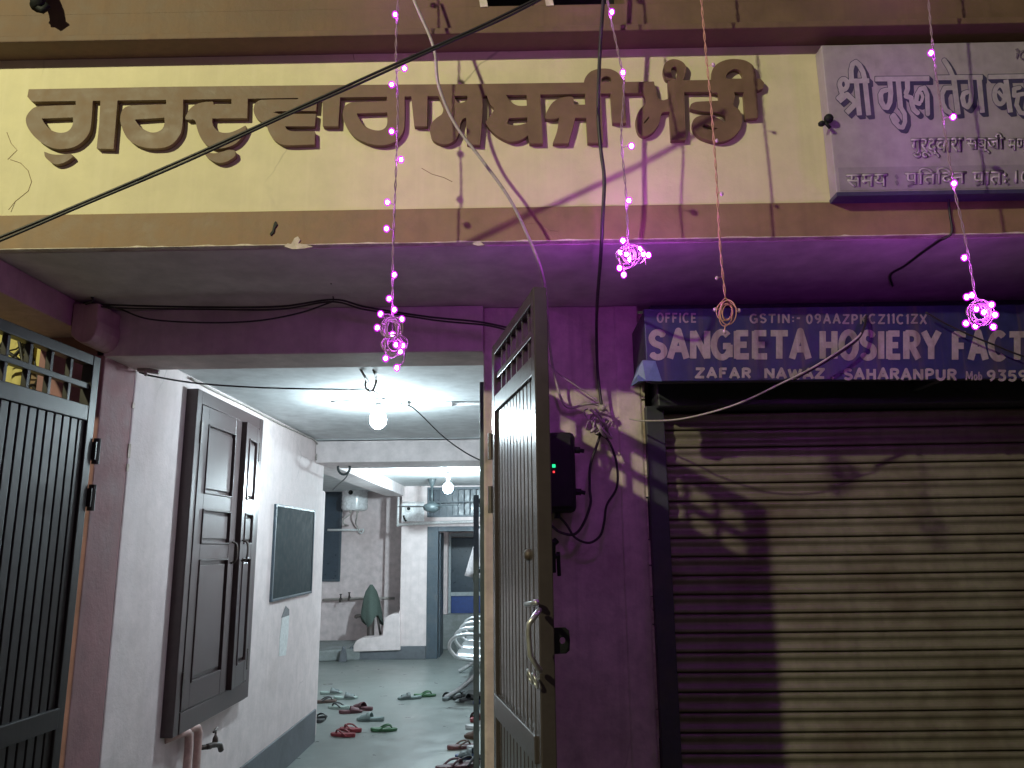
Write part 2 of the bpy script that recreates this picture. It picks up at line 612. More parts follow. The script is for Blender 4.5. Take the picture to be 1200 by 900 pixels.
A_['P'] = (.85, [[(.14, 0), (.14, 1)], [(.1, .06)] + arc(.5, .3, .38, .24, -90, 90) + [(.1, .54)]])
A_['R'] = (.9, [[(.14, 0), (.14, 1)], [(.1, .06)] + arc(.5, .28, .36, .22, -90, 90) + [(.1, .5)], [(.45, .5), (.92, 1)]])
A_['S'] = (.85, [arc(.5, .27, .38, .22, -25, -250, 12) + arc(.5, .74, .40, .22, -60, 155, 12)])
A_['T'] = (.9, [[(0, .08), (1, .08)], [(.5, 0), (.5, 1)]])
A_['U'] = (.95, [[(.12, 0), (.12, .6)] + arc(.5, .62, .38, .32, 180, 0)[1:] + [(.88, 0)]])
A_['W'] = (1.3, [[(.04, 0), (.27, .97), (.5, .15), (.73, .97), (.96, 0)]])
A_['X'] = (.9, [[(.05, 0), (.95, 1)], [(.95, 0), (.05, 1)]])
A_['Y'] = (.95, [[(.04, 0), (.5, .52), (.96, 0)], [(.5, .48), (.5, 1)]])
A_['Z'] = (.9, [[(.05, .07), (.92, .07), (.08, .93), (.98, .93)]])
A_['0'] = (.85, [arc(.5, .5, .38, .46, 0, 360, 20)])
A_['1'] = (.35, [[(.1, .2), (.6, .02), (.6, 1)]])
A_['2'] = (.85, [arc(.48, .28, .38, .24, 190, 380) + [(.08, .94), (.95, .94)]])
A_['3'] = (.8, [[(.08, .06), (.85, .06), (.45, .42)] + arc(.45, .7, .42, .26, -80, 150)])
A_['5'] = (.8, [[(.9, .06), (.2, .06), (.15, .45)] + arc(.46, .68, .42, .27, -110, 150)])
A_['9'] = (.85, [arc(.48, .3, .36, .25, 0, 360, 16), [(.84, .3), (.8, .7), (.4, .97)]])
A_['o'] = (.6, [arc(.5, .68, .4, .28, 0, 360, 14)])
A_['b'] = (.6, [[(.15, .05), (.15, .95)], arc(.5, .68, .36, .27, 0, 360, 14)])
A_[':'] = (.3, [[(.5, .35), (.5, .5)], [(.5, .75), (.5, .9)]])
A_['-'] = (.5, [[(.1, .5), (.9, .5)]])
A_['.'] = (.3, [[(.5, .85), (.5, 1)]])
A_[','] = (.4, [[(.6, .8), (.5, 1.0), (.3, 1.15)]])


def words(txt, x0, x1, y0, y1, w, gap=.22, cap='flat', dy=0.0, space=.55, jit=0.0):
    """strokes of a hand-painted line fitted into the box (dy = drop over its length)"""
    tot = sum((A_[c][0] if c != ' ' else space) for c in txt) + gap * (len(txt) - 1)
    k = (x1 - x0) / tot
    x, out = x0, []
    for c in txt:
        if c == ' ':
            x += (space + gap) * k
            continue
        wd, st = A_[c]
        j = random.uniform(-jit, jit)
        for s in st:
            out.append(('s', [(x + p[0] * wd * k, y0 + dy * (x - x0) / (x1 - x0) + j + w * .35 + p[1] * (y1 - y0 - w * .7)) for p in s], w, cap))
        x += (wd + gap) * k
    return out


def font_line(txt, x0, x1, y0, y1, name, mat, parent, Y, depth, off=0.0, shear=0.0):
    cu = bpy.data.curves.new('line', 'FONT')
    cu.body = txt
    cu.size = 1
    cu.offset = off
    cu.resolution_u = 4
    o = bpy.data.objects.new('line', cu)
    COL.objects.link(o)
    me = bpy.data.meshes.new_from_object(o.evaluated_get(bpy.context.evaluated_depsgraph_get()))
    bpy.data.objects.remove(o)
    bpy.data.curves.remove(cu)
    bm = bmesh.new()
    bm.from_mesh(me)
    bpy.data.meshes.remove(me)
    bmesh.ops.remove_doubles(bm, verts=bm.verts, dist=1e-5)
    xs = [v.co.x for v in bm.verts]
    ys = [v.co.y for v in bm.verts]
    a, b, c, d = min(xs), max(xs), min(ys), max(ys)
    e = off * 0
    for v in bm.verts:
        tx, ty = (v.co.x - a) / (b - a), (v.co.y - c) / (d - c)
        v.co = Vector((x0 + (x1 - x0) * tx, -(y1 + (y0 - y1) * ty + shear * tx), 0))
    return letters_mesh(bm, name, mat, parent, Y, depth)


# ================================================================== SETTING
ground = MB().box(-400, 400, -400, 400, -.35, -.15).build('street_ground', 'road')
ground['kind'] = 'structure'
hf = MB().box(-4.2, 2.6, 2.9, 13.2, -.148, 0).build('hall_floor', 'floor')
hf['kind'] = 'structure'

# ================================================================== BUILDING
WY, BY = 3.10, 2.43            # gate wall plane, sign band plane
ZS, ZL = 2.545, 2.345          # soffit, lintel underside
XL, XR = -1.95, 3.2
bld = thing('gurdwara_building', 'cream and brown gurdwara front with raised Gurmukhi letters and a lit hall behind its gateway', 'building', (0, BY, 0))


def bpart(name, mat, mb, **k):
    return mb.build(name, mat, bld, **k)


# upper ledge with the dark parapet openings
zo = at(600, 7, Y=2.35).z
lm = MB().box(XL, XR, 2.35, 2.7, 3.297, zo)
edges = [XL, at(568, 3, Y=2.35).x, at(627, 3, Y=2.35).x, at(645, 3, Y=2.35).x, at(732, 3, Y=2.35).x, at(1050, 3, Y=2.35).x, at(1085, 3, Y=2.35).x, XR]
for i in range(0, 8, 2):
    if i == 6 or i + 1 < len(edges):
        lm.box(edges[i], edges[i + 1], 2.35, 2.7, zo + .0005, zo + .34)
lm.box(XL, XR, 2.35, 2.7, zo + .3405, 5.4)
bpart('ledge', 'ledge', lm)
bpart('ledge_lip', 'ledge', MB().box(XL, XR, 2.328, 2.5, 3.272, 3.2968), bevel=.004)
for i in (1, 3, 5):
    bpart('parapet_recess_shade', 'black', MB().box(edges[i] - .01, edges[i + 1] + .01, 2.60, 2.69, zo, zo + .34))  # black block at the back paints in the shade of the opening
for i in (1, 3):
    x = edges[i]
    bpart('cement_edge', 'chip', MB().prism([(x - .02, 2.347, zo + .03), (x - .015, 2.347, zo - .004), (x + .012, 2.347, zo - .003), (x + .006, 2.347, zo + .03)], (0, .02, 0)))
# drain spout hanging over the ledge, upper left
sp = MB().tube([at(46, -25, Y=2.33), at(46, -4, Y=2.29), at(45, 8, Y=2.28)], .026, 10)
sp.tube([at(38, 4, Y=2.285), at(50, 12, Y=2.285), at(57, 6, Y=2.285)], .012, 8)
bpart('drain_spout', 'black', sp, smooth=True)
# sign band and beam
bpart('sign_band', 'cream', MB().box(XL, XR, BY, 2.75, 2.674, 3.285))
bpart('beam_edge', 'brown', MB().box(XL, XR, BY - .008, 2.75, ZS + .004, 2.6735), bevel=.004)
# worn plaster along the lower edge of the beam
ce = MB()
x, up_, lo_ = XL, [], []
while x < XR:
    h = random.choice([.0012, .0018, .002, .0025, .0018, .003, .0055])
    up_.append((x, BY - .0095, ZS + .0042 + h))
    lo_.append((x, BY - .0095, ZS + .0034))
    x += random.uniform(.012, .06)
ce.prism(lo_ + up_[::-1], (0, .05, 0))
bpart('worn_edge', 'chip', ce)
def blob(u, v, Y, pts, th=.004):
    return [at(u + a, v + b, Y=Y) for a, b in pts]
bpart('plaster_chip', 'chip', MB().prism(blob(343, 283, BY - .012, [(-10, 6), (-6, 2), (-2, 3), (2, -4), (6, -6), (9, -2), (6, 2), (12, 3), (24, 6), (14, 8), (0, 9)]), (0, .01, 0)))
bpart('plaster_chip', 'chip', MB().prism(blob(558, 283, BY - .012, [(-5, 3), (0, -1), (6, 1), (10, 4), (2, 5)]), (0, .01, 0)))
cr = MB()
cr.prism(blob(320, 268, BY - .0125, [(3, -9), (5, -5), (2, -1), (1, 4), (-3, 8), (-4, 6), (-1, 2), (0, -3), (1, -7)]), (0, .01, 0))
bpart('bare_patch', 'black', cr)
def crack(pts, Y):
    return MB().tube([at(u, v, Y=Y) for u, v in pts], .0011, 5)
for pts in ([(12, 187), (24, 191), (33, 200), (37, 213), (33, 224), (18, 236), (10, 246)], [(8, 155), (13, 168), (20, 176), (9, 187)],
            [(605, 253), (618, 262), (632, 261), (645, 270), (655, 271)], [(494, 197), (506, 204), (520, 208), (530, 213)], [(60, 186), (75, 190), (82, 186)],
            [(405, 15), (415, 70)]):
    bpart('hairline_crack', 'brown', MB().tube([at(u, v, Y=BY - (.0005 if v < 240 else .0085)) for u, v in pts], .0011, 5))
# slab above the porch, side beam, lintel over the gateway
bpart('soffit', 'soffit', MB().box(XL, XR, BY + .02, WY + .12, ZS, ZS + .06))
bpart('porch_side_beam', 'pink', MB().box(-2.05, -1.80, BY + .03, WY + .05, 2.43, ZS - .002), bevel=.004)
bpart('lintel', 'lintel', MB().box(-1.78, -.157, WY, 3.36, ZL, ZS - .001), bevel=.004)
cbm = MB()
c0 = at(103, 372, Y=2.93)
prof = [(c0.x - .065, c0.z + .06)] + [(c0.x - .01 + .055 * math.cos(a), c0.z - .03 + .075 * math.sin(a)) for a in [.5, .2, -.2, -.6, -1.0, -1.4, -1.8, -2.2]] + [(c0.x - .065, c0.z - .07)]
prof.insert(1, (c0.x + .04, c0.z + .06))
cbm.prism([(px, 2.93, pz) for px, pz in prof], (0, .2, 0))
bpart('corbel', 'pink', cbm, bevel=.006)
# pillars and walls
PY = 3.13
bpart('gate_pillar', 'maroon', MB().box(-2.02, -1.741, WY, 3.36, 0, ZL + .3), bevel=.006)
bpart('shop_pillar', 'pillar', MB().box(-.157, .425, PY, 3.36, -.15, ZS - .001), bevel=.008)
bpart('pillar_edge_band', 'pillar', MB().box(.395, .497, PY - .005, 3.30, -.15, ZS - .002), bevel=.008)
jm = MB()
zz = 0
while zz < 2.2:
    L = random.uniform(.05, .2)
    jm.box(.4965, .500 + random.uniform(0, .02), PY - .003, 3.2, zz, zz + L * random.uniform(.9, .998))
    zz += L
bpart('broken_plaster_edge', 'chip', jm)
bpart('shop_wall', 'pink', MB().box(.50, 3.2, 3.25, 3.36, -.15, ZS - .002).box(2.55, 3.2, WY, 3.25, -.15, ZS - .003))
HZ = 2.446
bpart('hall_wall', 'hallwall', MB().box(-2.02, -1.74, 3.361, 6.72, 0, HZ), bevel=.008)
bpart('wall_corner', 'hallwall', MB().box(-2.02, -1.765, 6.721, 6.92, 0, 2.05), bevel=.02)
bpart('wall_plinth', 'plinth', MB().box(-1.76, -1.728, 3.37, 6.735, 0, .25), bevel=.004)
bpart('hall_ceiling', 'ceil', MB().box(-2.02, .4, 3.361, 6.42, HZ, HZ + .15).box(-4.2, .4, 6.42, 13.0, 2.43, 2.43 + .16))
bpart('cross_beam', 'beamw', MB().box(-1.739, .299, 6.42, 6.92, 2.25, HZ - .001).box(-2.6, -1.7395, 6.42 + .32, 6.92, 2.25, 2.4295), bevel=.006)
bpart('long_beam', 'beamw', MB().box(-2.02, -1.74, 6.921, 11.39, 2.285, 2.4295), bevel=.006)
bpart('hall_side_wall', 'hallwall', MB().box(.30, .45, 3.361, 13.0, 0, HZ))
bpart('alcove_wall', 'damp', MB().box(-4.2, -1.2, 12.42, 12.6, 0, 2.4295))
bpart('alcove_side_wall', 'hallwall', MB().box(-4.2, -4.0, 6.9, 12.42, 0, 2.4295).box(-4.0, -2.03, 6.75, 6.9, 0, 2.4295))
p = at(468, 700, Y=12.1)
bpart('wall_pilaster', 'damp', MB().box(at(452, 650, Y=12.3).x, -1.70, 12.25, 12.42, 0, 2.4295))
# back wall with doorway and ventilator
dx0, dx1 = at(500, 700, Y=11.4).x, .29
dz = at(520, 617, Y=11.4).z
vz0, vz1 = at(520, 606, Y=11.4).z, at(520, 571, Y=11.4).z
vx1 = at(562, 590, Y=11.4).x + .3
bw = MB()
cx0 = at(469, 700, Y=11.4).x
bw.box(cx0, dx0, 11.4, 11.6, 0, 2.4295)
bw.box(dx0 + .0005, .299, 11.4, 11.6, dz + .001, vz0)
bw.box(dx0 + .0005, .299, 11.4, 11.6, vz1, 2.429)
bpart('back_wall', 'hallwall', bw)
pz = at(500, 757, Y=11.38).z
bpart('back_plinth', 'plinth', MB().box(at(409, 770, Y=11.32).x, dx0 + .001, 11.36, 11.399, 0, pz), bevel=.004)
pts = [at(u, v, Y=11.33) for u, v in [(469, 715), (466, 719), (458, 720), (451, 724), (449, 735), (448, 745), (440, 747), (424, 748), (417, 751), (414, 757), (414, 764), (469, 762)]]
bpart('stepped_parapet', 'hallwall', MB().prism(pts, (0, .3, 0)), bevel=.01)
# doorway behind: frame, half-open blue door room
fr = MB()
fr.box(dx0 + .001, dx0 + .16, 11.385, 11.55, 0, dz)
fr.box(dx0 + .161, .29, 11.385, 11.55, dz - .07, dz)
fr.box(dx0 + .1605, dx0 + .18, 11.55, 12.0, 0, dz - .08)
bpart('back_door_frame', 'frame', fr, bevel=.004)
rm = MB().box(dx0 - .1, .299, 12.75, 12.9, 0, 2.4)
bpart('inner_room_wall', 'damp', rm)
bd = MB().box(at(528, 660, Y=12.7).x, .29, 12.70, 12.74, .35, at(530, 630, Y=12.7).z)
bpart('inner_door', 'darkpane', bd)
bp_ = MB().box(at(529, 700, Y=12.69).x, .29, 12.67, 12.699, .3, at(530, 696, Y=12.69).z)
bpart('blue_dado', 'bluedoor', bp_)
gp = MB()
for (a, b, t, bt) in ((523, 528, 626, 720), (512, 517, 622, 760)):
    q0, q1 = at(a, t, Y=12.6), at(b, bt, Y=12.6)
    gp.box(q0.x, q1.x, 12.6, 12.66, 0, q0.z)
q0, q1 = at(528, 694, Y=12.65), at(566, 698, Y=12.65)
gp.box(q0.x, .28, 12.64, 12.668, q1.z, q0.z)
gp.box(q0.x, .28, 12.64, 12.668, at(530, 629, Y=12.65).z, at(530, 625, Y=12.65).z)
bpart('inner_post', 'greywood', gp)
st = MB()
for i, (u, v) in enumerate([(517, 720), (536, 738)]):
    q = at(u, v, Y=12.4)
    st.box(q.x, .28, 12.35 - .15 * i, 12.6 - .01 * i, 0, q.z)
bpart('inner_step', 'concrete', st, bevel=.01)
# ventilator grille
vm = MB()
a, b = at(501, 571, Y=11.39), vx1
vm.box(a.x, b, 11.38, 11.44, vz1 - .035, vz1 - .001)
vm.box(a.x, b, 11.38, 11.44, vz0 + .001, vz0 + .03)
vm.box(a.x, a.x + .03, 11.381, 11.44, vz0 + .031, vz1 - .036)
vm.box(a.x + .031, b, 11.385, 11.42, (vz0 + vz1) / 2 - .01, (vz0 + vz1) / 2 + .01)
for i in range(14):
    xx = a.x + .1 + i * .085
    vm.box(xx, xx + .014, 11.395, 11.41, vz0 + .03, vz1 - .036)
vent = bpart('ventilator', 'frame', vm)
MB().box(a.x, b, 11.56, 11.59, vz0 + .001, vz1 - .001).build('pane', 'darkpane', vent)

# window with wooden shutters on the hall wall
wz0, wz1 = .672, 2.37
wy0, wy1 = 3.895, 4.92
WX = -1.74
wf = MB()
fx = WX + .06
wf.box(WX - .02, fx, wy0, wy0 + .06, wz0, wz1)
wf.box(WX - .02, fx, wy1 - .06, wy1, wz0, wz1)
wf.box(WX - .02, fx - .001, wy0 + .0605, wy1 - .0605, wz1 - .07, wz1)
wf.box(WX - .02, fx + .004, wy0 + .0605, wy1 - .0605, wz0, wz0 + .1)
win = bpart('window', 'wood', wf, bevel=.004)
wsplit = 4.50


def shutter(y0, y1, tilt):
    """panelled leaf lying in the frame, hinged at y0 if tilt>0 else at y1"""
    z0, z1 = wz0 + .105, wz1 - .075
    T = .034
    b = MB()
    W = y1 - y0
    sw = .085 if W > .4 else .07
    rails = [(0, .12), (.72, .80), (.98, 1.06), (z1 - z0 - .09, z1 - z0)]
    b.box(0, T, 0, sw, 0, z1 - z0)
    b.box(0, T, W - sw, W, 0, z1 - z0)
    for r0, r1 in rails:
        b.box(0, T - .0005, sw + .0003, W - sw - .0003, r0, r1)
    for i in range(3):
        p0, p1 = rails[i][1], rails[i + 1][0]
        b.box(0.002, T - .016, sw + .0004, W - sw - .0004, p0 + .0003, p1 - .0003)
        m_ = .028
        b.box(T - .0155, T - .004, sw + m_, W - sw - m_, p0 + m_, p1 - m_)
        e = .008
        for (ya, yb, za, zb) in ((sw, sw + e, p0, p1), (W - sw - e, W - sw, p0, p1), (sw + e, W - sw - e, p0, p0 + e), (sw + e, W - sw - e, p1 - e, p1)):
            b.box(T - .0154, T + .006, ya, yb, za, zb)
    out = MB()
    hy = 0 if tilt > 0 else W
    c, s_ = math.cos(tilt), math.sin(tilt)
    for v in b.v:
        yy = v.y - hy
        out.v.append(Vector((fx - .03 + v.x * c + abs(yy) * abs(s_), y0 + hy + yy * c, z0 + v.z)))
    out.f = b.f
    o = out.build('shutter', 'wood', win, bevel=.002)
    return o


shutter(wy0 + .062, wsplit, .02)
shutter(wsplit + .03, wy1 - .062, -.10)
for yy, dz_ in ((wsplit - .035, 0), (wsplit + .07, .01)):
    zc = 1.53 + dz_
    xx = fx + .012 if yy < wsplit else fx + .035
    MB().tube(spline([(xx, yy, zc - .06), (xx + .028, yy, zc - .045), (xx + .034, yy, zc), (xx + .028, yy, zc + .045), (xx, yy, zc + .06)], 5), .006, 8).build('pull_handle', 'iron', win, smooth=True)
for zc in (.9, 2.15):
    for ya in (wy0 + .055, wy1 - .075):
        MB().box(fx - .002, fx + .008, ya, ya + .02, zc - .06, zc + .06).build('hinge', 'iron', win)
# bright step on the jamb patches: crack filler strip at the pillar/wall joint
for v0, v1 in ((520, 536), (544, 552), (470, 476)):
    q0, q1 = at(151, v0, X=-1.739), at(149, v1, X=-1.739)
    bpart('plaster_filler', 'chip', MB().box(-1.742, -1.737, 3.352, 3.372, q1.z, q0.z))
bpart('door_angle_frame', 'frame', MB().box(-.186, -.1575, 3.10 + .262, 3.42, 0, 2.27), bevel=.003)
# raised Gurmukhi lettering
def Z(x0, y0, s):
    return lambda pts: [(x0 + a / s, y0 + b / s) for a, b in pts]
c1, c2, c3, c4, c5 = Z(20, 90, 6), Z(200, 90, 6), Z(380, 90, 6), Z(560, 70, 6), Z(720, 60, 6)
PR = []
def pol(z, pts, sm=True):
    PR.append(('p', smooth_poly(z(pts)) if sm else z(pts)))
def cut(z, pts, sm=True):
    PR.append(('cut', smooth_poly(z(pts)) if sm else z(pts)))
# letters with counters first (cut), then the plain ones and the head line
pol(c1, [(415, 150), (415, 200), (140, 212), (95, 240), (65, 290), (75, 350), (125, 420), (190, 470), (260, 500), (320, 505), (400, 490), (460, 450), (505, 390), (520, 310), (530, 150)])
cut(c1, [(168, 291), (395, 282), (395, 330), (375, 370), (340, 392), (290, 395), (235, 375), (195, 335)])
pol(c1, [(1050, 150), (1052, 195), (800, 205), (750, 225), (728, 280), (735, 340), (770, 420), (820, 465), (900, 495), (980, 500), (1050, 490), (1100, 460), (1145, 400), (1160, 330), (1165, 140)])
cut(c1, [(822, 298), (1037, 284), (1040, 320), (1025, 365), (985, 390), (935, 392), (880, 365), (845, 330)])
pol(c3, [(445, 130), (440, 175), (200, 182), (150, 205), (132, 260), (140, 310), (180, 380), (230, 430), (310, 465), (390, 478), (470, 465), (530, 420), (560, 350), (562, 130)])
cut(c3, [(222, 255), (445, 247), (445, 330), (425, 365), (385, 380), (330, 372), (280, 345), (245, 300)])
pol(c4, [(745, 200), (750, 150), (765, 115), (800, 82), (860, 65), (930, 68), (980, 92), (1010, 130), (1022, 180), (1032, 330), (1040, 440), (950, 440), (942, 330), (935, 215)])
cut(c4, [(866, 158), (870, 130), (890, 115), (920, 115), (940, 130), (946, 158)])
pol(c5, [(375, 200), (350, 160), (348, 110), (370, 75), (415, 58), (470, 72), (502, 110), (497, 160), (480, 205)])
cut(c5, [(397, 150), (400, 118), (425, 104), (446, 122), (444, 165), (430, 205), (408, 185)])
pol(c5, [(690, 290), (690, 140), (720, 95), (780, 65), (850, 57), (920, 68), (970, 100), (990, 150), (998, 260), (1010, 465), (925, 472), (912, 285), (800, 285)])
cut(c5, [(785, 195), (783, 172), (800, 145), (840, 123), (880, 130), (905, 158), (907, 195)])
pol(c5, [(690, 275), (735, 300), (738, 350), (580, 358), (540, 375), (538, 405), (620, 420), (740, 428), (782, 452), (790, 490), (772, 500), (720, 470), (650, 455), (590, 460), (555, 490), (555, 540), (590, 590), (650, 620), (740, 633), (820, 610), (880, 550), (895, 480), (880, 420), (835, 380), (845, 320), (835, 270)])
cut(c5, [(612, 525), (640, 511), (690, 530), (737, 540), (700, 556), (640, 551)])
pol(c1, [(193, 530), (250, 548), (310, 550), (375, 543), (388, 562), (340, 595), (280, 612), (235, 595), (200, 562)])
pol(c1, [(590, 140), (705, 140), (690, 330), (675, 505), (562, 502), (580, 330)], False)
pol(c2, [(430, 130), (430, 195), (300, 198), (295, 177), (240, 180), (180, 195), (135, 230), (105, 285), (110, 298), (168, 300), (185, 350), (205, 410), (245, 470), (310, 498), (380, 497), (450, 470), (500, 420), (527, 365), (525, 345), (470, 375), (410, 395), (350, 392), (310, 365), (290, 325), (290, 290), (535, 288), (540, 130)])
pol(c2, [(235, 525), (300, 540), (360, 530), (410, 515), (448, 520), (450, 555), (400, 590), (350, 603), (300, 590), (255, 560)])
pol(c2, [(900, 120), (898, 160), (640, 165), (600, 185), (585, 230), (600, 280), (640, 315), (675, 335), (690, 380), (720, 430), (770, 468), (830, 478), (1010, 472), (1010, 385), (850, 385), (815, 370), (800, 345), (1010, 345), (1014, 300), (1020, 238), (1028, 120)])
cut(c2, [(712, 250), (745, 240), (900, 237), (1040, 237), (1040, 263), (900, 263), (760, 263)], False)
pol(c2, [(1070, 120), (1190, 120), (1175, 345), (1072, 345)], False)
pol(c3, [(612, 120), (722, 120), (720, 345), (635, 345)], False)
pol(c3, [(800, 125), (838, 215), (830, 262), (790, 292), (755, 330), (745, 380), (765, 440), (820, 468), (870, 468), (920, 440), (945, 385), (955, 325), (975, 292), (1000, 285), (1005, 470), (1092, 475), (1108, 300), (1112, 125), (1008, 125), (1005, 165), (950, 188), (920, 160), (905, 125)])
pol(c4, [(345, 225), (435, 225), (455, 585), (365, 585), (352, 520)], False)
pol(c4, [(60, 235), (90, 310), (117, 350), (55, 440), (100, 500), (160, 545), (230, 572), (300, 560), (360, 515), (360, 440), (300, 460), (240, 463), (203, 448), (215, 408), (360, 402), (360, 325), (280, 325), (225, 292), (175, 235)])
pol(c4, [(755, 225), (860, 225), (880, 580), (775, 580)], False)
pol(c4, [(475, 400), (490, 360), (530, 300), (590, 268), (660, 262), (672, 275), (672, 308), (695, 318), (775, 318), (775, 405), (682, 405), (665, 480), (635, 585), (530, 585), (560, 500), (573, 402), (545, 412), (480, 412)])
pol(c5, [(380, 212), (485, 205), (500, 620), (402, 622)], False)
pol(c5, [(185, 270), (268, 215), (288, 260), (300, 325), (340, 347), (390, 332), (392, 422), (332, 432), (315, 500), (275, 562), (220, 593), (182, 583), (160, 540), (155, 470), (180, 412), (220, 368), (220, 318)])
cut(c5, [(202, 503), (243, 455), (250, 468), (215, 511)], False)
def pix(pts): return ('p', pts)
PR.append(pix([(34, 105), (200, 102), (400, 100), (560, 98.8), (760, 96), (766, 96), (768, 108), (560, 111.5), (400, 113.5), (200, 116.5), (37, 118.5), (32.5, 113)]))
PR.append(pix([(800, 94.5), (836, 94), (836, 107), (800, 107.5)]))
PR.append(pix([(834, 93.8), (891, 92.5), (895, 97), (894, 103), (888, 105.5), (834, 107)]))
letters_mesh(outline_mesh(*raster(PR, (26, 64, 902, 198), .4, .45), tol=.04), 'raised_lettering', 'letter', bld, BY - .020, .022)

# ================================================================== NEIGHBOUR
nb = thing('neighbour_wall', 'yellow plastered wall of the next house behind the left gate', 'wall', (-3.2, 3.6, 0))
MB().box(-5.5, -2.03, 3.62, 3.75, -.15, 4.2).build('plaster_face', 'yellow', nb)
dp = MB()
for u in (31, 88):
    q = at(u, 380, Y=3.58)
    dp.tube([(q.x, 3.58, -.1), (q.x, 3.58, 4.0)], .035, 10)
dp.build('downpipe', 'yellow', nb, smooth=True)
bk = MB()
q0, q1 = at(34, 432, Y=3.5), at(72, 473, Y=3.5)
bk.box(q0.x, q1.x, 3.5, 3.6, q1.z, q0.z)
q0, q1 = at(78, 415, Y=3.5), at(96, 440, Y=3.5)
bk.box(q0.x, q1.x, 3.5, 3.6, q1.z, q0.z)
bk.build('meter_cabinet', 'brown', nb, bevel=.01)
tg = MB()
rr = random.Random(3)
for i in range(20):
    u0, v0 = rr.uniform(-30, 60), rr.uniform(360, 480)
    pts = []
    for j in range(5):
        pts.append(at(u0 + j * rr.uniform(6, 18), v0 - j * rr.uniform(-12, 18) + rr.uniform(-9, 9), Y=3.35 + rr.uniform(-.04, .1)))
    tg.tube(spline(pts, 5), rr.choice([.004, .006, .008]), 6)
for i in range(5):
    tg.tube(spline([at(35 + 3 * i, 395 - 2 * i, Y=3.3), at(60, 372 + 3 * i, Y=3.2), at(95, 358, Y=3.0)], 6), .006, 6)
tag(tg.build('cable_tangle', 'cable', None, True), 'tangle of black cables behind the left gate grille', 'cables')


# ================================================================== GATES
def gate(root, A, B, z0, z1, th, side, ribs, grille_h, cross, mats):
    """sheet-metal gate leaf from A (hinge, xy) to B (free edge, xy); ribs on the side vector"""
    A, B = Vector((*A, 0)), Vector((*B, 0))
    d = (B - A)
    W = d.length
    d.normalize()
    n = Vector((-d.y, d.x, 0)) * side
    up = Vector((0, 0, 1))
    st = .045
    def bar(mb, s0, s1, za, zb, t0, t1):
        mb.obox(A + d * s0 + n * t0 + up * za, d * (s1 - s0), n * (t1 - t0), up * (zb - za))
    f = MB()
    bar(f, 0, st, z0, z1, -th, 0)
    bar(f, W - st, W, z0, z1, -th, 0)
    for za, zb in ((z1 - .04, z1), (z1 - grille_h - .06, z1 - grille_h), (z0, z0 + .06)):
        bar(f, st + .0005, W - st - .0005, za, zb, -th + .001, -.001)
    f.build('frame', mats, root, bevel=.003)
    g = MB()
    zm = z1 - .02 - grille_h * .52
    bar(g, st, W - st, zm - .011, zm + .011, -th + .008, -.008)
    n_b = 6
    for i in range(n_b):
        s = st + (W - 2 * st) * (i + 1) / (n_b + 1)
        bar(g, s - .008, s + .008, z1 - grille_h, z1 - .0405, -th + .012, -.012)
    g.build('grille', mats, root, bevel=.002)
    p = MB()
    zp0, zp1 = z0 + .06, z1 - grille_h - .06
    pw = (W - 2 * st) / ribs
    for i in range(ribs):
        s = st + pw * i
        bar(p, s + .0004, s + pw * .80, zp0, zp1, -th * .75, -.010)
        bar(p, s + pw * .80, s + pw - .0004, zp0, zp1, -th * .74, -.017)
    p.build('panel', mats, root, bevel=.002)
    c = MB()
    bar(c, st, W - st, cross, cross + .07, -.0115, .008)
    c.build('cross_rail', mats, root, bevel=.003)
    return A, d, n, W


gl = thing('metal_gate', 'shaded brown sheet-metal gate leaf swung open at the left of the hall entrance', 'gate', (-1.68, 2.98, 0), 'gate leaves of the entrance')
gate(gl, (-1.672, 2.95), (-1.72, 2.08), .03, 2.3, .045, 1, 17, .20, .93, 'gateshaded')
for zc in (1.93, 1.75, .5):
    MB().tube([(-1.668, 2.975, zc - .05), (-1.668, 2.975, zc + .05)], .014, 8).box(-1.70, -1.66, 2.955, 2.985, zc - .035, zc + .035).build('hinge', 'gateshaded', gl)

gr = thing('metal_gate', 'glossy brown gate leaf standing edge-on beside the meter box', 'gate', (-.09, 2.87, 0), 'gate leaves of the entrance')
GA, GB = (-.112, 2.87), (.040, 2.165)
A, d, n, W = gate(gr, GA, GB, .03, 2.3, .042, -1, 12, .20, .98, 'gate')
for zc in (1.92, 1.72, .7):
    hg = MB()
    q = Vector((-.118, 2.90, zc))
    hg.tube([q - Vector((0, 0, .05)), q + Vector((0, 0, .05))], .012, 8)
    hg.box(-.125, -.112, 2.9, 3.1, zc - .02, zc + .02)
    hg.build('hinge', 'iron', gr)


def onleaf(s, z, t=0.0):
    return A + d * s + n * t + Vector((0, 0, z))


def leafpx(u, v, t=0.0):
    """point of the leaf's visible face seen at a photo pixel"""
    dd = FWD + RGT * ((u - 600) / FPX) + UPV * ((450 - v) / FPX)
    k = (A + n * t - EYE).dot(n) / dd.dot(n)
    return EYE + dd * k


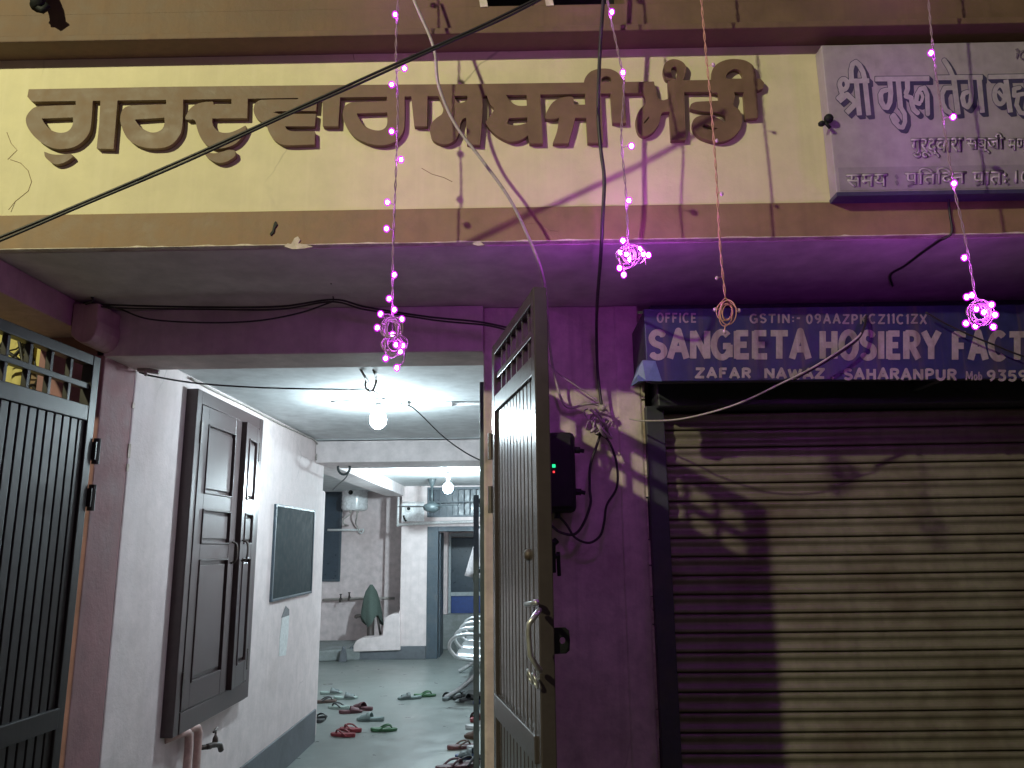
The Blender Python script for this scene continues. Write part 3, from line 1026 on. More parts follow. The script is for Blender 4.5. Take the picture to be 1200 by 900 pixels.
h = [leafpx(632, 715, .004), leafpx(630, 718, .02), leafpx(620, 731, .045), leafpx(619, 742, .045), leafpx(621, 768, .045), leafpx(631, 784, .02), leafpx(633, 786, .004)]
MB().tube(h, .0075, 8).build('pull_handle', 'steel', gr, smooth=True)
bt = MB().lathe([(.0, 0), (.016, .002), (.018, .012), (.014, .022), (.004, .026)], leafpx(624, 650, -.02), 12, n)
bt.build('round_bolt', 'iron', gr, smooth=True)
MB().tube([leafpx(616, 708, .012), leafpx(629, 706, .012)], .006, 8).tube([leafpx(628, 703, .012), leafpx(628.5, 709, .012)], .008, 8).build('bolt_rod', 'steel', gr, smooth=True)
for (u, v) in ((621, 793), (627, 798)):
    c = leafpx(u, v, .014)
    MB().tube([c + (d * math.cos(a) + Vector((0, 0, 1)) * math.sin(a)) * .018 + n * (.006 * math.sin(a * 1)) for a in [2 * PI * i / 16 for i in range(16)]], .0035, 6, True).build('latch_ring', 'steel', gr, smooth=True)
# latch plate with an eye and the lock box on the outer face, seen past the free edge
B3 = Vector((*GB, 0))
out = -n
lp = []
zc = at(657, 752, Y=2.17).z
ring = [(.0, -.034), (.035, -.034), (.045, -.026), (.047, 0), (.045, .026), (.035, .034), (.0, .034)]
lpm = MB()
base = B3 - d * .02 + out * .042
hole = [(0.026 + .009 * math.cos(a), .009 * math.sin(a)) for a in [2 * PI * i / 12 for i in range(12)]]
lb = fill_loops([[(x_, -y_) for x_, y_ in ring], [(x_, -y_) for x_, y_ in hole]])
me = bpy.data.meshes.new('latch_plate')
for v in lb.verts:
    v.co = base + out * v.co.x + Vector((0, 0, zc + v.co.y))
r_ = bmesh.ops.extrude_face_region(lb, geom=lb.faces[:])
for g_ in r_['geom']:
    if isinstance(g_, bmesh.types.BMVert):
        g_.co += d * .006
bmesh.ops.recalc_face_normals(lb, faces=lb.faces)
for v in lb.verts:
    v.co -= Vector(gr['_o'])
lb.to_mesh(me)
lb.free()
lo = bpy.data.objects.new('latch_plate', me)
COL.objects.link(lo)
lo.parent = gr
me.materials.append(M['black'])
zk = at(655, 652, Y=2.17).z
kb = MB()
kb.obox(B3 - d * .07 + out * .042 + Vector((0, 0, zk - .045)), d * .05, out * .014, Vector((0, 0, .085)))
kb.tube([B3 - d * .05 + out * .05 + Vector((0, 0, zk + .03)), B3 - d * .05 + out * .068 + Vector((0, 0, zk + .045))], .010, 8)
kb.tube([B3 - d * .05 + out * .056 + Vector((0, 0, zk + .0)), B3 - d * .05 + out * .075 + Vector((0, 0, zk + .0))], .008, 8)
kb.tube([B3 - d * .05 + out * .07 + Vector((0, 0, zk + .012)), B3 - d * .05 + out * .072 + Vector((0, 0, zk - .055))], .006, 8)
kb.build('lock_box', 'black', gr, bevel=.002)

# ================================================================== METER BOX
mbx = thing('meter_box', 'black electric meter box with green and red lights beside the open gate', 'meter box', (.15, WY, 1.7))
q0, q1 = at(655, 506, Y=2.98), at(676, 600, Y=2.98)
bx0, bx1, bz0, bz1 = .03, q1.x, q1.z, q0.z
MB().box(bx0, bx1, 2.985, WY - .001, bz0, bz1).build('case', 'black', mbx, bevel=.018)
MB().box(bx0 + .02, bx1 - .015, 2.977, 2.984, bz0 + .02, bz1 - .02).build('lid', 'black', mbx, bevel=.004)
for v, cmat, nm in ((546, 'green', 'green_light'), (553, 'red', 'red_light')):
    q = at(649, v, Y=2.974)
    s_ = .006 if cmat == 'green' else .0035
    MB().box(q.x - s_, q.x + s_, 2.972, 2.977, q.z - s_, q.z + s_).build('indicator_light', cmat, mbx)
gl_ = MB()
for v in (527, 576):
    q = at(677, v, Y=3.02)
    gl_.tube([(bx1 - .005, 3.02, q.z), (bx1 + .022, 3.02, q.z - .002)], .013, 8)
    gl_.tube([(bx1 + .022, 3.02, q.z - .002), (bx1 + .038, 3.02, q.z - .006)], .008, 8)
q = at(653, 602, Y=3.02)
gl_.tube([(q.x, 3.02, bz0 + .01), (q.x, 3.02, bz0 - .022)], .013, 8)
gl_.build('cable_gland', 'black', mbx, smooth=False)

# ================================================================== SHOP SHUTTER AND ITS SIGN
sh = thing('roller_shutter', 'closed brown ribbed roller shutter of the hosiery shop', 'shutter', (1.5, 3.15, 0))
sx0, sx1 = .575, 2.56
prof = []
zt = at(800, 484, Y=3.15).z
pitch = .0728
nsl = int(zt / pitch) + 2
for i in range(nsl):
    zb = zt - (i + 1) * pitch
    for (dz_, dy_) in ((.0, .016), (.005, .016), (.0058, -.003), (.010, -.0065), (.018, -.0075), (.025, -.004), (.032, .001), (.040, .002), (.047, -.001), (.054, -.0065), (.060, -.009), (.066, -.0085), (.0705, -.005), (.0722, .002)):
        prof.append((zb + dz_, dy_))
prof.sort()
mbs = MB()
nx = 24
vs = []
for j in range(nx + 1):
    xx = sx0 + (sx1 - sx0) * j / nx
    for (zz, dy) in prof:
        vs.append((xx, 3.15 + dy + .003 * math.sin(xx * 3.1 + zz * 2.3), zz + .0022 * math.sin(xx * 2.2 + 1 + zz)))
k = len(prof)
mbs.add(vs, [(j * k + i, (j + 1) * k + i, (j + 1) * k + i + 1, j * k + i + 1) for j in range(nx) for i in range(k - 1)])
so = mbs.build('curtain', 'slat', sh)
rl = MB()
rl.box(.505, .578, 3.085, 3.115, 0, zt + .02).box(.505, .522, 3.1155, 3.2, 0, zt + .02)
rl.build('guide_rail', 'rail', sh, bevel=.003)
MB().box(2.555, 2.62, 3.085, 3.16, 0, zt + .02).build('guide_rail', 'rail', sh, bevel=.003)
hd = MB()
hp = [(3.02, zt + .005), (3.02, zt + .12), (3.06, zt + .25), (3.1, ZS - .01), (3.24, ZS - .01), (3.24, zt + .005)]
hd.prism([(.545, y_, z_) for y_, z_ in hp], (2.0, 0, 0))
hd.build('hood', 'rail', sh, bevel=.006)

sg = thing('shop_signboard', 'faded blue tin signboard reading SANGEETA HOSIERY above the roller shutter', 'sign', (1.4, 2.75, 2.1))
SY = 2.75
q0, q1 = at(757, 362, Y=SY), at(757, 447, Y=SY)
gx0 = q0.x - .008
MB().prism([(gx0, SY, q1.z), (gx0, SY, q0.z), (2.7, SY, q0.z - .005), (2.7, SY, q1.z - .012)], (0, .03, 0)).build('face_sheet', 'bluesign', sg, bevel=.003)
bxm = MB()
bxm.box(gx0 + .002, gx0 + .02, SY + .0305, WY - .02, q1.z + .06, q0.z - .003)
bxm.box(gx0 + .021, 2.69, SY + .0305, WY - .02, q0.z - .02, q0.z - .004)
bxm.box(gx0 + .021, 2.69, SY + .031, SY + .06, q1.z + .002, q1.z + .03)
bxm.box(1.55, 1.58, SY + .061, 3.05, q1.z + .004, q1.z + .03)
bxm.build('side_sheet', 'rail', sg)
# torn lower left corner bent outward
fl = [at(742, 449, Y=SY + .25), at(749, 424, Y=SY + .2), at(754, 423, Y=SY - .006), at(757, 424, Y=SY - .004), at(757, 446, Y=SY - .004), at(754, 444, Y=SY - .02), at(748, 447, Y=SY + .1)]
MB().prism([at(739, 453, Y=SY + .02), at(747, 430, Y=SY + .05), at(753, 422, Y=SY - .004), at(768, 423, Y=SY - .004), at(776, 447, Y=SY - .004), at(757, 446, Y=SY - .012), at(748, 447, Y=SY - .03)], (0, .003, 0)).build('bent_corner', 'bluesheet', sg)
SL = words('OFFICE', 770, 816, 366, 378.5, 1.9, .3, jit=.3)
SL2 = words('GSTIN:-', 879, 938, 367, 379, 2.0, .3, jit=.3) + words('09AAZPKCZ11C1ZX', 945, 1086, 367.5, 380, 2.0, .32, jit=.4)
BIG = words('SANGEETA', 761.5, 949, 385, 422.5, 7.4, .16, dy=.4)
BIG += words('HOSIERY', 961.5, 1101, 385.5, 422.8, 7.2, .2, dy=.4)
BIG += words('FACTORY', 1117, 1270, 386.5, 424, 7.4, .2, dy=.3)
LOW = words('ZAFAR', 815, 880, 430.5, 444, 3.1, .26, jit=.3) + words('NAWAZ', 896, 966, 431, 444.5, 3.2, .2, jit=.4) + words(',', 974, 978, 434, 444, 2.6)
LOW += words('SAHARANPUR', 989, 1121, 431, 445.5, 3.1, .22, dy=.8, jit=.4) + words('9359', 1157, 1204, 433, 447, 2.8, .25, dy=.5, jit=.3)
MOB = words('Mob', 1132, 1151, 434.5, 446, 1.5, .2)
letters_mesh(outline_mesh(*raster(SL + SL2, (760, 360, 1095, 386), .3)), 'small_lettering', 'dimpaint', sg, SY - .0022, .003)
letters_mesh(outline_mesh(*raster(BIG, (755, 380, 1280, 430), .4)), 'name_lettering', 'signpaint', sg, SY - .0022, .003)
letters_mesh(outline_mesh(*raster(LOW, (806, 425, 1215, 452), .3)), 'address_lettering', 'signpaint', sg, SY - .0022, .003)
letters_mesh(outline_mesh(*raster(MOB, (1125, 430, 1156, 450), .25)), 'faint_lettering', 'dimpaint', sg, SY - .0022, .003)

# ================================================================== HINDI SIGN BOARD
hs = thing('hindi_signboard', 'pale lilac signboard with outlined Hindi lettering at the upper right of the wall', 'sign', (1.4, BY, 2.7))
HY = BY - .06
p0, p1 = at(962, 53, Y=HY), at(979, 226, Y=HY)
hx0 = 1.052
MB().box(hx0, 2.25, HY, BY - .003, p1.z, p0.z).build('panel', 'board', hs, bevel=.003)
zt_ = at(1080, 195, Y=HY).z
MB().box(hx0 + .012, 2.25, HY - .0015, HY - .0003, p1.z + .006, zt_).build('lower_strip', 'boardgrey', hs)
MB().box(hx0 - .003, 2.25, HY - .006, BY - .004, p1.z - .014, p1.z - .0005).build('bottom_edge', 'ink', hs)
kt = MB().ball(at(971, 139, Y=HY - .02), .016, 10).ball(at(963, 145, Y=HY - .015), .013, 8, .7)
kt.tube([at(966, 143, Y=HY - .02), at(973, 150, Y=HY - .02)], .006, 6)
kt.build('tie_knot', 'black', hs, smooth=True)
h6, h7 = Z(960, 40, 7.5), Z(1080, 40, 7.5)
HS = []
def hst(z, pts, w, cap='flat'):
    HS.append(('s', z(pts), w / 7.5, cap))
# shri
hst(h6, arc(214, 440, 34, 46, 0, 360, 18), 40, 'round')
hst(h6, [(190, 490), (205, 530), (170, 560)], 40, 'round')
hst(h6, [(175, 590), (245, 530), (330, 610)], 44)
hst(h6, [(240, 690), (340, 590)], 48)
hst(h6, [(325, 400), (355, 712)], 42)
hst(h6, [(262, 412), (440, 408)], 40)
hst(h6, [(285, 400), (280, 320), (295, 262), (322, 245), (352, 270), (385, 330), (402, 400), (436, 712)], 42)
# guru
hst(h6, [(492, 394), (968, 390)], 42)
hst(h6, [(620, 400), (630, 520), (622, 600), (600, 645), (572, 640), (545, 590), (540, 530), (556, 500), (590, 490)], 42, 'round')
hst(h6, [(695, 400), (716, 650)], 42)
hst(h6, [(716, 640), (752, 700), (755, 770), (735, 820), (705, 815), (660, 770), (640, 725), (655, 710), (690, 760)], 36, 'round')
hst(h6, [(775, 410), (778, 480), (765, 515)], 42, 'round')
hst(h6, [(765, 545), (810, 560), (815, 610), (830, 660), (865, 690)], 40, 'round')
hst(h6, [(880, 610), (850, 600), (862, 530), (890, 480), (925, 470), (950, 530), (955, 700)], 38, 'round')
hst(h6, [(900, 590), (912, 550), (900, 520)], 26, 'round')
# teg
hst(h7, [(200, 230), (245, 300), (278, 375)], 38, 'round')
hst(h7, [(122, 383), (538, 378)], 42)
hst(h7, [(295, 470), (205, 472), (178, 530), (185, 610), (215, 670), (250, 688)], 40, 'round')
hst(h7, [(285, 400), (322, 705)], 44)
hst(h7, [(430, 400), (440, 520), (432, 600), (405, 640), (375, 620), (360, 560), (372, 520), (400, 510)], 40, 'round')
hst(h7, [(507, 390), (535, 690)], 42)
# bah...
hst(h7, [(588, 376), (980, 370)], 40)
hst(h7, arc(690, 530, 48, 84, 0, 360, 18), 40, 'round')
hst(h7, [(672, 500), (740, 580)], 26)
hst(h7, [(742, 400), (782, 688)], 42)
hst(h7, [(860, 470), (815, 480), (815, 540), (890, 525)], 36, 'round')
hst(h7, [(850, 540), (835, 620), (870, 690), (930, 700), (950, 640)], 36, 'round')
hst(h7, [(920, 400), (945, 690)], 40)
bnd = (974, 58, 1230, 168)
F, fx0, fy0, fst = raster(HS, bnd, .35)
shadow = F.copy()
for q in range(1, 12):
    k_ = q
    sft = np.full(F.shape, 50.0)
    sft[k_:, k_:] = F[:-k_, :-k_]
    shadow = np.minimum(shadow, sft)
letters_mesh(outline_mesh(shadow - .75, fx0, fy0, fst), 'letter_shadow', 'ink', hs, HY - .0015, .0012)
letters_mesh(outline_mesh(F, fx0, fy0, fst), 'main_lettering', 'boardlet', hs, HY - .0032, .0014)
for txt, x0_, x1_, y0_, y1_, e, shr in (('गुरूद्वारा', 1068, 1128.5, 162.5, 185, .030, -1.2), ('सब्जी', 1133, 1177, 156.5, 180, .030, -.8), ('मण्डी', 1182, 1216, 157, 181, .030, -.5),
                                   ('समय', 992, 1040, 204.5, 219, .030, -1.0), ('प' + 'ितिदन', 1061, 1132, 197, 217, .030, -1.4), ('पातः', 1140, 1180, 201, 216.5, .030, -.8), ('10', 1190, 1206, 200, 214, .03, 0)):
    font_line(txt, x0_ - .7, x1_ + .9, y0_ - .7, y1_ + .9, 'line_outline', 'inkthin', hs, HY - .0030, .0012, e + .012, shr)
    font_line(txt, x0_, x1_, y0_, y1_, 'line_lettering', 'boardlet', hs, HY - .0045, .0012, e - .020, shr)
cl = [('s', [(1190, 58), (1193, 57), (1194, 61), (1191, 63)], 1.3), ('s', [(1193, 61), (1191, 68)], 1.3), ('s', arc(1200, 64, 5, 5, 0, 360, 14), 1.3), ('s', [(1181, 208), (1182, 210)], 2.4), ('s', [(1181, 214), (1182, 216)], 2.4),
      ('s', [(1050.5, 206), (1051.5, 208)], 3.2, 'round'), ('s', [(1051, 213), (1052, 215)], 3.2, 'round'), ('s', [(1072, 213.5), (1064, 218)], 2.0), ('s', [(1152, 212), (1144, 217)], 2.0)]
letters_mesh(outline_mesh(*raster(cl, (1040, 50, 1215, 224), .3)), 'small_mark', 'inkthin', hs, HY - .006, .0012)

# ================================================================== STRING LIGHTS
WIRE_Y = 2.2
rs = random.Random(11)


def string_light(label, wire, coil, lit, unlit, tail, upper, cmat='ledb'):
    """wire, bulbs: photo pixels on the hanging plane; coil: list of (cu, cv, ru, rv, turns)"""
    top = at(*wire[0], Y=WIRE_Y)
    root = thing('string_light', label, 'string light', (top.x, WIRE_Y, 4.7), 'decorative light strings hanging from above')
    base = [at(u, v, Y=WIRE_Y) for u, v in wire]
    base = [Vector((top.x - .02, 2.33, 4.7)), Vector((top.x - .01, WIRE_Y + .01, 4.2))] + base
    path = spline(base, 14)
    w = MB()
    L = 0
    for ph in (0, PI):
        pts = []
        L = 0
        for i, q in enumerate(path):
            if i:
                L += (q - path[i - 1]).length
            a = ph + L * 70
            pts.append(q + Vector((math.cos(a) * .0026, math.sin(a) * .0026, 0)))
        w.tube(pts, .0017, 5)
    wm_ = 'pinkwire' if lit else 'copper'
    w.build('wire', wm_, root, smooth=True)
    c = MB()
    for (cu, cv, ru, rv, turns) in coil:
        pts = []
        kx, ky = rs.uniform(.9, 1.1), rs.uniform(0, 6)
        N = turns * 26
        for i in range(N):
            a = 2 * PI * i / 26
            t = i / N
            r1, r2 = ru * (.78 + .26 * math.sin(a * .37 + ky)), rv * (.8 + .22 * math.sin(a * .29 + ky + 1))
            pts.append(at(cu + r1 * math.sin(a) + 1.6 * math.sin(a * .13), cv - r2 * math.cos(a) + 1.5 * math.sin(a * .21), Y=WIRE_Y - .012 + .03 * math.sin(a * .5 + ky)))
        c.tube(pts, .0017, 5)
    for t in tail:
        c.tube(spline([at(u, v, Y=WIRE_Y - .015) for u, v in t], 6), .0017, 5)
    c.build('wire_coil', wm_, root, smooth=True)

    def bulb(q, mat):
        st_ = min(path, key=lambda p: (p - q).length)
        if (st_ - q).length < .06:
            s = MB().tube([st_, st_ * .4 + q * .6 + Vector((0, 0, .002)), q], .0014, 5)
            s.build('bulb_stem', wm_, root)
        if mat == 'deadbulb':
            MB().ball(q, .0056, 8, 1.25).build('bulb', mat, root, smooth=True)
        else:
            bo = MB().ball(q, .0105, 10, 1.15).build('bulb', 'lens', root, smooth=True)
            MB().ball(q, .0056, 8, 1.2).build('diode', mat, bo, smooth=True)
    for (u, v) in lit:
        near = min(math.hypot((u - c_[0]), (v - c_[1])) for c_ in coil) < 32
        bulb(at(u, v, Y=WIRE_Y - .014 + rs.uniform(-.008, .006)), cmat if near or cmat == 'leds' else 'ledp')
    for (u, v) in unlit:
        bulb(at(u, v, Y=WIRE_Y - .012), 'deadbulb')
    for i in range(upper):
        z = 3.45 + i * .15
        bulb(Vector((top.x + rs.uniform(-.025, .025), WIRE_Y - .01, z)), 'ledp')
    return root


string_light('lit magenta light string knotted into a double coil in front of the hall entrance', [(466, -60), (466, 0), (464, 60), (466, 130), (464, 200), (461, 280), (460, 340), (460, 372)],
             [(459, 385, 12, 14, 7), (461, 404, 13, 14, 8)],
             [(463, 17), (474, 80), (459, 99), (459, 154), (470, 187), (454, 237), (453, 268), (462, 322), (456, 350), (462, 363), (446, 368), (442, 384), (471, 374), (460, 392), (464, 404), (469, 412), (452, 420), (465, 431), (472, 405)],
             [], [[(468, 390), (478, 400), (474, 415), (473, 424), (465, 430)], [(446, 368), (451, 374)], [(442, 384), (448, 388)]], 3, 'leds')
string_light('lit magenta light string ending in a small tight bundle below the brown beam', [(709, -60), (712, 0), (722, 50), (731, 100), (728, 160), (733, 220), (735, 260), (736, 285)],
             [(735, 300, 12, 14, 7), (742, 298, 13, 11, 5)],
             [(717, 14), (730, 85), (740, 171), (737, 235), (730, 282), (727, 296), (734, 298), (738, 304), (750, 292), (754, 298), (760, 299), (726, 314), (731, 322)],
             [], [[(750, 300), (758, 310), (752, 300), (760, 299)], [(731, 322), (732, 312)]], 9, 'ledq')
string_light('unlit bare copper light string with a narrow oval coil over the blue sign', [(818, -60), (822, 0), (828, 70), (833, 120), (839, 200), (844, 290), (850, 349)],
             [(851, 366, 10, 15, 6)], [], [(846, 227), (840, 326), (836, 76), (840, 165), (838, 363), (866, 364), (849, 389)], [[(849, 389), (850, 380)], [(838, 363), (845, 362)], [(866, 364), (860, 358)]], 0)
string_light('lit magenta light string with a round coil in front of the FACTORY sign', [(1085, -60), (1088, 0), (1096, 80), (1108, 160), (1118, 220), (1127, 260), (1135, 300), (1143, 348)],
             [(1148, 366, 15, 16, 8)],
             [(1091, 62), (1117, 137), (1118, 215), (1130, 302), (1133, 348), (1139, 346), (1144, 362), (1153, 366), (1162, 357), (1166, 369), (1164, 383), (1132, 379), (1143, 382)],
             [], [[(1133, 348), (1143, 350)]], 9)


# ================================================================== CABLES
def cable(name, label, pts, r, mat, k=8, two=False, cat='cable'):
    m = MB()
    P = spline(pts, k)
    m.tube(P, r, 7)
    if two:
        m.tube([q + Vector((0, -.001, -r * 2.2 - .003 * math.sin(i * .21) ** 2)) for i, q in enumerate(P)], r * .9, 7)
    return tag(m.build(name, mat, None, True), label, cat)


cable('overhead_cable', 'thick black overhead cable sloping across the cream sign band', [at(u, v, Y=1.95) for u, v in [(-90, 312), (0, 278), (120, 228), (235, 178), (350, 126), (470, 72), (560, 32), (626, 0), (700, -38)]], .0040, 'cable', two=True)
gp_ = [(470, -45, 2.2), (485, 0, 2.2), (508, 55, 2.22), (514, 100, 2.24), (533, 145, 2.25), (565, 188, 2.26), (597, 233, 2.28), (620, 280, 2.32), (632, 310, 2.36), (638, 335, 2.5), (641, 362, 2.7), (645, 410, 2.95), (650, 440, 3.05), (658, 468, 3.07), (668, 478, 3.075), (690, 473, 3.07), (706, 476, 3.06)]
cable('grey_cable', 'thin grey cable running diagonally over the letters to the gate pillar', [at(u, v, Y=y) for u, v, y in gp_], .0052, 'greycable')
bp2 = [(709, -40, 2.25), (707, 0, 2.25), (703, 60, 2.25), (701, 130, 2.25), (704, 175, 2.26), (708, 210, 2.27), (706, 260, 2.3), (704, 300, 2.4), (700, 350, 2.75), (699, 385, 2.98), (700, 430, 3.06), (703, 460, 3.07), (706, 482, 3.06)]
cable('black_cable', 'black cable hanging straight down to the wire tangle on the pillar', [at(u, v, Y=y) for u, v, y in bp2], .0062, 'cable')
tg = MB()
rr = random.Random(5)
for i in range(9):
    cu, cv = 703 + rr.uniform(-5, 5), 492 + rr.uniform(-7, 9)
    ru, rv = rr.uniform(6, 14), rr.uniform(6, 17)
    ph = rr.uniform(0, 6)
    tg.tube([at(cu + ru * math.cos(a + ph), cv + rv * math.sin(a), Y=3.03 + .03 * math.sin(a * 1.5 + ph)) for a in [i_ * .4 for i_ in range(13)]], rr.choice([.003, .0045, .006]), 6)
tg.ball(at(706, 478, Y=3.04), .014, 8)
tag(tg.build('wire_tangle', 'greycable', None, True), 'tangle of stripped wires on the pillar beside the meter box', 'wires')
cable('meter_cable', 'black meter cable looping out of the left side of the wire tangle', [at(u, v, Y=3.04) for u, v in [(706, 500), (700, 520), (692, 545), (691, 572), (692, 590), (684, 613), (673, 626), (657, 624), (646, 616)]], .0055, 'cable')
cable('meter_cable', 'black meter cable looping far right of the meter box', [at(u, v, Y=3.05) for u, v in [(698, 508), (712, 515), (722, 540), (723, 570), (711, 592), (708, 612), (703, 628), (690, 636), (674, 630), (664, 615), (653, 603)]], .0050, 'cable')
cable('porch_wire', 'thin grey wire from the gate top to the wire tangle', [at(u, v, Y=3.06) for u, v in [(641, 425), (655, 438), (675, 452), (690, 462), (702, 472)]], .0028, 'greycable')
cable('porch_cable', 'pair of black cables strung across the porch ceiling from the corbel', [at(u, v, Y=2.95) for u, v in [(98, 355), (150, 358), (250, 360), (330, 359), (391, 351), (430, 360), (500, 371), (560, 377), (596, 384)]], .0042, 'cable', two=True)
cable('sagging_cable', 'thin black cable sagging below the paired porch cables', [at(u, v, Y=2.97) for u, v in [(112, 356), (140, 362), (175, 374), (240, 378), (300, 376), (350, 367), (391, 353)]], .0036, 'cable')
cable('corbel_cable', 'short black cable curling out of the ceiling at the corbel', [at(u, v, Y=2.92) for u, v in [(92, 338), (98, 341), (106, 345), (109, 352), (100, 356)]], .006, 'cable')
hk = MB().tube(spline([at(388, 332, Z=ZS), at(389, 340, Y=2.95), at(391, 352, Y=2.95)], 5), .003, 6)
tag(hk.build('cable_hook', 'iron', None, True), 'small hook in the porch ceiling holding the black cables', 'hook')
cable('entrance_cable', 'black cable crossing the hall entrance under the lintel to the ceiling hooks', [at(u, v, Y=y) for u, v, y in [(163, 436, 3.37), (180, 441, 3.4), (230, 449, 3.5), (300, 454, 3.65), (380, 456, 3.85), (433, 456, 3.98)]], .0042, 'cable')
cable('hall_wire', 'thin wire drooping from the ceiling hooks to the right side of the hall', [at(u, v, Y=y) for u, v, y in [(438, 458, 3.98), (455, 469, 4.1), (478, 475, 4.3), (490, 483, 4.4), (520, 512, 4.4), (545, 530, 4.4), (566, 541, 4.4)]], .0038, 'cable')
cable('shutter_wire', 'loose pale wire hanging across the shop sign and shutter top', [at(u, v, Y=y) for u, v, y in [(738, 491, 3.0), (752, 493, 2.95), (790, 492, 2.8), (830, 484, 2.72), (870, 471, 2.69), (910, 452, 2.68), (950, 432, 2.68), (985, 410, 2.68), (1008, 392, 2.70), (1016, 372, 2.75)]], .0034, 'greycable')
cable('sign_cable', 'black cable running alongside the loose pale wire over the HOSIERY letters', [at(u, v, Y=y) for u, v, y in [(930, 445, 2.695), (955, 431, 2.69), (985, 413, 2.69), (1007, 395, 2.7), (1015, 372, 2.74), (1010, 358, 2.9)]], .005, 'cable')
cable('beam_wire', 'black wire dropping from the Hindi board under the beam and along the soffit', [at(1111, 228, Y=2.40), at(1113, 250, Y=2.418), at(1115, 273, Y=2.415), at(1100, 283, Z=ZS - .006), at(1080, 297, Z=ZS - .006), at(1060, 312, Z=ZS - .006), at(1044, 322, Z=ZS - .006), at(1046, 335, Z=ZS - .01)], .004, 'cable', 6)
cable('sign_lead', 'thin black lead crossing the FACTORY letters at the right edge', [at(u, v, Y=2.70) for u, v in [(1085, 366, ), (1110, 380), (1140, 394), (1165, 404), (1195, 416), (1230, 426)]], .0034, 'cable')
cable('wall_edge_wire', 'thin cable clipped along the joint of hall wall and ceiling', [(-1.728, 3.9, HZ - .02), (-1.73, 4.3, HZ - .022), (-1.727, 4.8, HZ - .018), (-1.729, 5.4, HZ - .024), (-1.728, 6.0, HZ - .018), (-1.728, 6.41, HZ - .03), (-1.728, 6.41, 2.27)], .007, 'greycable')
sk = MB().tube([at(162, 433, Y=3.33), at(186, 436, Y=3.33)], .011, 8).tube([at(170, 430, Y=3.33), at(171, 440, Y=3.32)], .007, 6)
tag(sk.build('cable_clamp', 'greycable', None, True), 'taped cable joint under the lintel above the left hall wall', 'cable joint')


# ================================================================== HALL FITTINGS
def ceiling_bulb(label, q, zc, mat, r):
    root = thing('light_bulb', label, 'light bulb', (q.x, q.y, zc), 'lit bulbs in the hall')
    MB().lathe([(.055, 0), (.055, -.012), (.03, -.018)], (q.x, q.y, zc - .001), 16).build('ceiling_rose', 'pvc', root, smooth=True)
    MB().lathe([(.018, -.012), (.02, -.05), (.017, q.z + r * 1.05 - zc)], (q.x, q.y, zc), 12).build('holder', 'pvc', root, smooth=True)
    MB().ball(q, r, 16, 1.1).build('bulb', mat, root, smooth=True)
    return root


b1 = at(443, 492, Y=4.66)
ceiling_bulb('bright round bulb on the hall ceiling in front of the cross beam', b1, HZ, 'bulb', .052)
b2 = at(525, 572, Y=9.0)
ceiling_bulb('glowing bulb further inside the hall beside the ceiling fan', b2, 2.43, 'bulbfar', .058)
pc = MB()
p0 = at(478, 474, Z=HZ - .016)
pc.tube([(p0.x, p0.y, HZ - .014), (.3, p0.y + .02, HZ - .014)], .012, 8)
pc.tube([(p0.x - .03, p0.y - .02, HZ - .014), (p0.x + .02, p0.y + .01, HZ - .014)], .018, 8)
for xx in (-.45, -.2):
    pc.tube([(xx, p0.y, HZ - .014), (xx + .02, p0.y, HZ - .014)], .016, 8)
tag(pc.build('conduit_pipe', 'pvc', None, True), 'white conduit pipe along the hall ceiling right of the bulb', 'pipe')
cw = MB().tube(spline([(b1.x - .3, b1.y + .02, HZ - .006), (b1.x - .12, b1.y, HZ - .008), (b1.x, b1.y, HZ - .01), (b1.x + .15, b1.y + .02, HZ - .008), (p0.x, p0.y, HZ - .014)], 6), .006, 6)
tag(cw.build('ceiling_wire', 'pvc', None, True), 'white wire taped to the ceiling above the bright bulb', 'wire')
hk = MB()
for (u0, v0, u1, v1) in ((422, 433, 431, 447), (437, 433, 441, 443)):
    a, b = at(u0, v0, Z=HZ), at(u1, v1, Y=3.98)
    hk.tube([Vector((a.x, a.y, HZ + .004)), b], .006, 6)
hk.tube(spline([at(u, v, Y=3.98) for u, v in [(430, 444), (428, 452), (432, 458), (437, 457), (440, 450), (441, 445)]], 6), .006, 6)
tag(hk.build('ceiling_hook', 'iron', None, True), 'iron ceiling hook with the black cable looped through it at the entrance', 'hook')
rg = MB().tube([at(403 + 7 * math.cos(a), 548 + 8 * math.sin(a), Y=6.7) for a in [PI * (-.1 + 1.2 * i / 12) for i in range(13)]], .011, 8)
rg.tube(spline([at(409, 552, Y=6.7), at(405, 560, Y=6.9), at(396, 568, Y=7.3), at(390, 574, Y=7.6)], 4), .006, 6)
tag(rg.build('beam_hook', 'fan', None, True), 'grey ring hook hanging beneath the cross beam by the water heater', 'hook')

